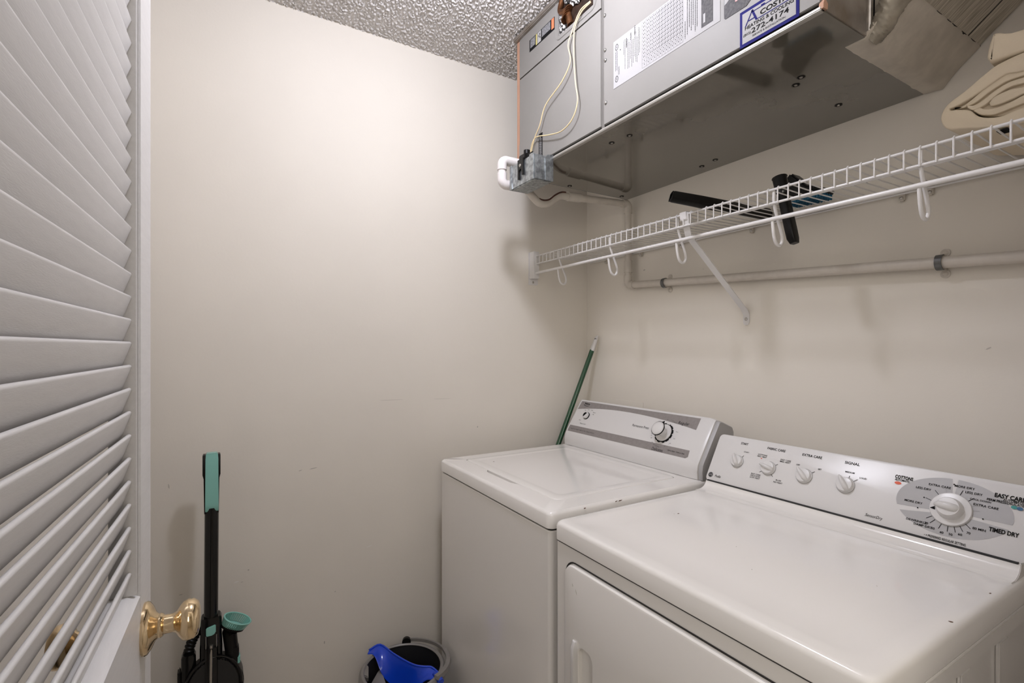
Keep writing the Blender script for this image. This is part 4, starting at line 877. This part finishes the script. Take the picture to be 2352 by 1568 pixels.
# corrugated hose
hp = smooth([(-.020, vy+.012, -.768), (-.035, vy+.012, -.785), (-.052, vy+.012, -.812), (-.062, vy+.012, -.845), (-.066, vy+.012, -.90)], 14)
obj('hose', tube(nb(), hp, .012, 14, rs=[.0135 if i % 4 < 2 else .0105 for i in range(len(hp))]), 'blackm', va, sharp=20)
b = nb(); lo = [[V(-.062+sx, vy+.006+sy, z) for sx, sy in rr(-w_, w_, -.02, .02, .01, 4, 1)] for z, w_ in ((-.845, .014), (-.852, .0175), (-.90, .018), (-1.05, .019))]; loft(b, lo); fl2(b, -.088, -.078, vy-.01, vy+.02, -.93, -.885); obj('hose_socket', b, 'black', va)
# dusting brush in its clip
bb = thing('dusting_brush', (.045, vy, -.9), 'small teal bristled brush clipped to the right side of the upright vacuum', 'brush')
bx = V(.0435, vy-.002, -.803); up = V(.50, -.42, 1).normalized()
obj('brush_neck', tube(nb(), [(.043, vy, -.945), (.0435, vy, -.86), bx-up*.012, bx], .0175, 20, rs=[.017, .0175, .0185, .021]), 'blackm', bb)
side = V(1, 0, -.50).normalized(); fw = up.cross(side).normalized(); 
def ov(c, a, e, n=40): return [c+side*math.cos(2*PI*k/n)*a+fw*math.sin(2*PI*k/n)*e for k in range(n)]
obj('brush_base', loft(nb(), [ov(bx, .020, .012), ov(bx+up*.004, .033, .0165), ov(bx+up*.012, .034, .017)]), 'blackm', bb)
b = nb(); n_ = 40; o0 = ov(bx+up*.012, .032, .0155); o1 = ov(bx+up*.037, .0375, .0205)
for k in range(n_):
    p, q = o0[k], o1[k]; tn = (o0[(k+1) % n_]-o0[k-1]).normalized(); w_ = .0016; nrm_ = tn.cross(up).normalized()*.0016
    t = nb(); loft(t, [[p-tn*w_-nrm_, p+tn*w_-nrm_, p+tn*w_+nrm_, p-tn*w_+nrm_], [q-tn*w_*1.2-nrm_, q+tn*w_*1.2-nrm_, q+tn*w_*1.2+nrm_, q-tn*w_*1.2+nrm_]]); add(b, t)
tube(b, o1+[o1[0]], .0022, 6, False); obj('teal_bristles', b, 'teal', bb, 'ring of teal rubber bristles', kind='stuff')
obj('bristle_floor', loft(nb(), [ov(bx+up*.0125, .029, .013), ov(bx+up*.0140, .029, .013)]), 'teal', bb)
b = nb(); lo = [[V(.050+sx, vy+.004+sy, z) for sx, sy in rr(-w_, w_, -.02, .02, .01, 4, 1)] for z, w_ in ((-.855, .010), (-.862, .013), (-1.05, .013))]; loft(b, lo); obj('side_bracket', b, 'blackm', va)
obj('side_accent', box(nb(), .056, .0655, vy-.014, vy+.01, -.905, -.883, .002), 'teal', va)
# lower body and floor head, below the frame
b = nb(); lo = [[V(vx+sx, vy-.01+sy, z) for sx, sy in rr(-w_, w_, -d_, d_, .02, 4, 1)] for z, w_, d_ in ((-1.0, .07, .05), (-1.1, .08, .055), (-1.22, .075, .05))]; loft(b, lo); obj('dust_bin', b, 'black', va)
b = nb(); lo = [[V(vx+sx, vy-.08+sy, z) for sx, sy in rr(-.15+i_, .15-i_, -.13+i_, .10-i_, .03, 4, 1)] for z, i_ in ((FLOOR+.024, .004), (FLOOR+.05, 0), (FLOOR+.08, .02), (FLOOR+.105, .05))]; loft(b, lo); obj('floor_head', b, 'blackm', va)

for o in set(bpy.data.objects)-VS:      # stands close to the wall, handle leaning on it
    if o.type == 'EMPTY': o.location += V(0, .055, 0)
    elif o.parent in (va, bb): o.location += V(0, 0, -.02)
# ------------------------------------------------------------ bucket and dustpan
bc = V(.522, 1.562, 0); BZ = -1.03; br = .131
bu = thing('mop_bucket', (bc.x, bc.y, FLOOR), 'grey mop bucket with black inside on the floor beside the washer', 'bucket')
Hb = BZ-FLOOR
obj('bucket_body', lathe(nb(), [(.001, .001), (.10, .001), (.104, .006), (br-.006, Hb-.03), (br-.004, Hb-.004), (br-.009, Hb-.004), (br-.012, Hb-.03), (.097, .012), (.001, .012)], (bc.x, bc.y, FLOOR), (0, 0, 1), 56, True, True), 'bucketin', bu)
obj('rim', lathe(nb(), [(br-.012, Hb-.002), (br-.010, Hb+.001), (br-.008, Hb+.002), (br-.002, Hb+.001), (br+.004, Hb-.006), (br+.006, Hb-.026), (br+.002, Hb-.028), (br-.005, Hb-.012)], (bc.x, bc.y, FLOOR), (0, 0, 1), 64, False, False), 'bucket', bu)
b = nb(); hb = []
for k in range(24):
    a = math.radians(68-128*k/23); r_ = br+.002+.014*math.sin(PI*k/23); hb.append(V(bc.x+r_*math.cos(a), bc.y+r_*math.sin(a), BZ+.010-.004*math.sin(PI*k/23)))
lo = []
for i, p in enumerate(hb):
    d_ = (p-V(bc.x, bc.y, p.z)).normalized(); w_ = .010 if i > 11 else .006; lo.append([p-d_*w_*.6+V(0, 0, .004), p+d_*w_*.7+V(0, 0, .003), p+d_*w_+V(0, 0, -.009), p-d_*w_*.5+V(0, 0, -.007)])
loft(b, lo); obj('bail_handle', b, 'bucket', bu, 'grey carrying handle folded down along the rim')
a = math.radians(66); pv = V(bc.x+br*math.cos(a), bc.y+br*math.sin(a), BZ+.004)
b = nb(); lathe(b, [(.001, -.006), (.015, -.006), (.015, .006), (.001, .006)], pv, V(math.cos(a), math.sin(a), 0), 20); obj('handle_pivot', b, 'blackm', bu)
b = nb(); prism(b, [(.396, 1.60), (.408, 1.63), (.424, 1.645), (.43, 1.63), (.422, 1.60), (.414, 1.57)], BZ-.02, BZ-.003, 'z', .003); obj('wringer_edge', b, 'bucket', bu)
b = nb(); prism(b, [(.4, 1.56), (.47, 1.655), (.478, 1.650), (.47, 1.56), (.53, 1.47), (.50, 1.46)], BZ-.06, BZ-.045, 'z', .002); obj('wringer_cone', b, 'bucket', bu)
dpn_ = thing('dustpan', (.53, 1.57, BZ-.06), 'bright blue plastic dustpan lying across the grey bucket', 'dustpan')
# surface through rim points, dipping towards the near side
up_ = [V(.447, 1.687, BZ+.010), V(.487, 1.698, BZ+.010), V(.512, 1.632, BZ+.006), V(.535, 1.572, BZ+.006), V(.553, 1.535, BZ+.007), V(.575, 1.512, BZ+.008), V(.5935, 1.498, BZ+.008), V(.604, 1.470, BZ+.004), V(.607, 1.446, BZ+.0)]
dn_ = [V(.440, 1.678, BZ+.007), V(.458, 1.658, BZ+.006), V(.475, 1.625, BZ-.045), V(.500, 1.577, BZ-.062), V(.527, 1.533, BZ-.058), V(.553, 1.500, BZ-.032), V(.573, 1.482, BZ-.012), V(.588, 1.462, BZ-.006), V(.594, 1.442, BZ-.004)]
b = nb(); lo = []
U, Dn = smooth(up_, 4), smooth(dn_, 4)
for p, q in zip(U, Dn):
    l = []
    for k in range(8):
        t_ = k/7; m_ = p.lerp(q, t_); m_.z -= .012*math.sin(PI*t_)*min(1, max(0, (p-q).length-.05)/.05); l.append(m_)
    l2 = [v+V(-.001, -.001, -.0025) for v in l][::-1]; lo.append(l+l2)
loft(b, lo); obj('pan', b, 'bluep', dpn_, sharp=50)
obj('raised_edge', tube(nb(), [p+V(.001, .001, .001) for p in U], .0032, 8), 'bluep', dpn_)
obj('handle_end', tube(nb(), [(.597, 1.478, BZ), (.602, 1.452, BZ-.003), (.603, 1.438, BZ-.006)], .009, 14, rs=[.008, .010, .0095]), 'bluep', dpn_)

# chips in the enamel
for x, y, w_, h_, r_ in ((.9587, .8267, .007, .004, 0), (.948, .830, .003, .002, 0), (.9542, .4058, .006, .0012, .6), (.9206, .297, .004, .007, .5), (1.0816, .2985, .005, .003, 0), (.83, .55, .006, .001, .4), (.90, .63, .004, .001, .2)):
    scuff(dv, (x, y, DTZ+(0 if x < .9 or y < .3 else -.001)), (1, 0, 0), (0, 1, 0), w_, h_, 'rust' if h_ > .002 else 'chip', r_, 'chip')
for y, z, h_ in ((.8632, -.517, .008), (.8511, -.527, .014)): scuff(dv, (fx-.011, y, z), (0, -1, 0), (0, 0, 1), .002, h_, 'chip', .3, 'chip')
scuff(wa, (.8355, 1.5252, WT+.0005), (1, 0, 0), (0, 1, 0), .006, .006, 'rust', 0, 'chip')
for x, z, w_ in ((.7995, -.4055, .008), (.9042, -.405, .010), (.9194, -.405, .016)): scuff(wa, (x, wy0, z), (1, 0, 0), (0, 0, 1), w_, .003, 'rust', .1, 'chip')
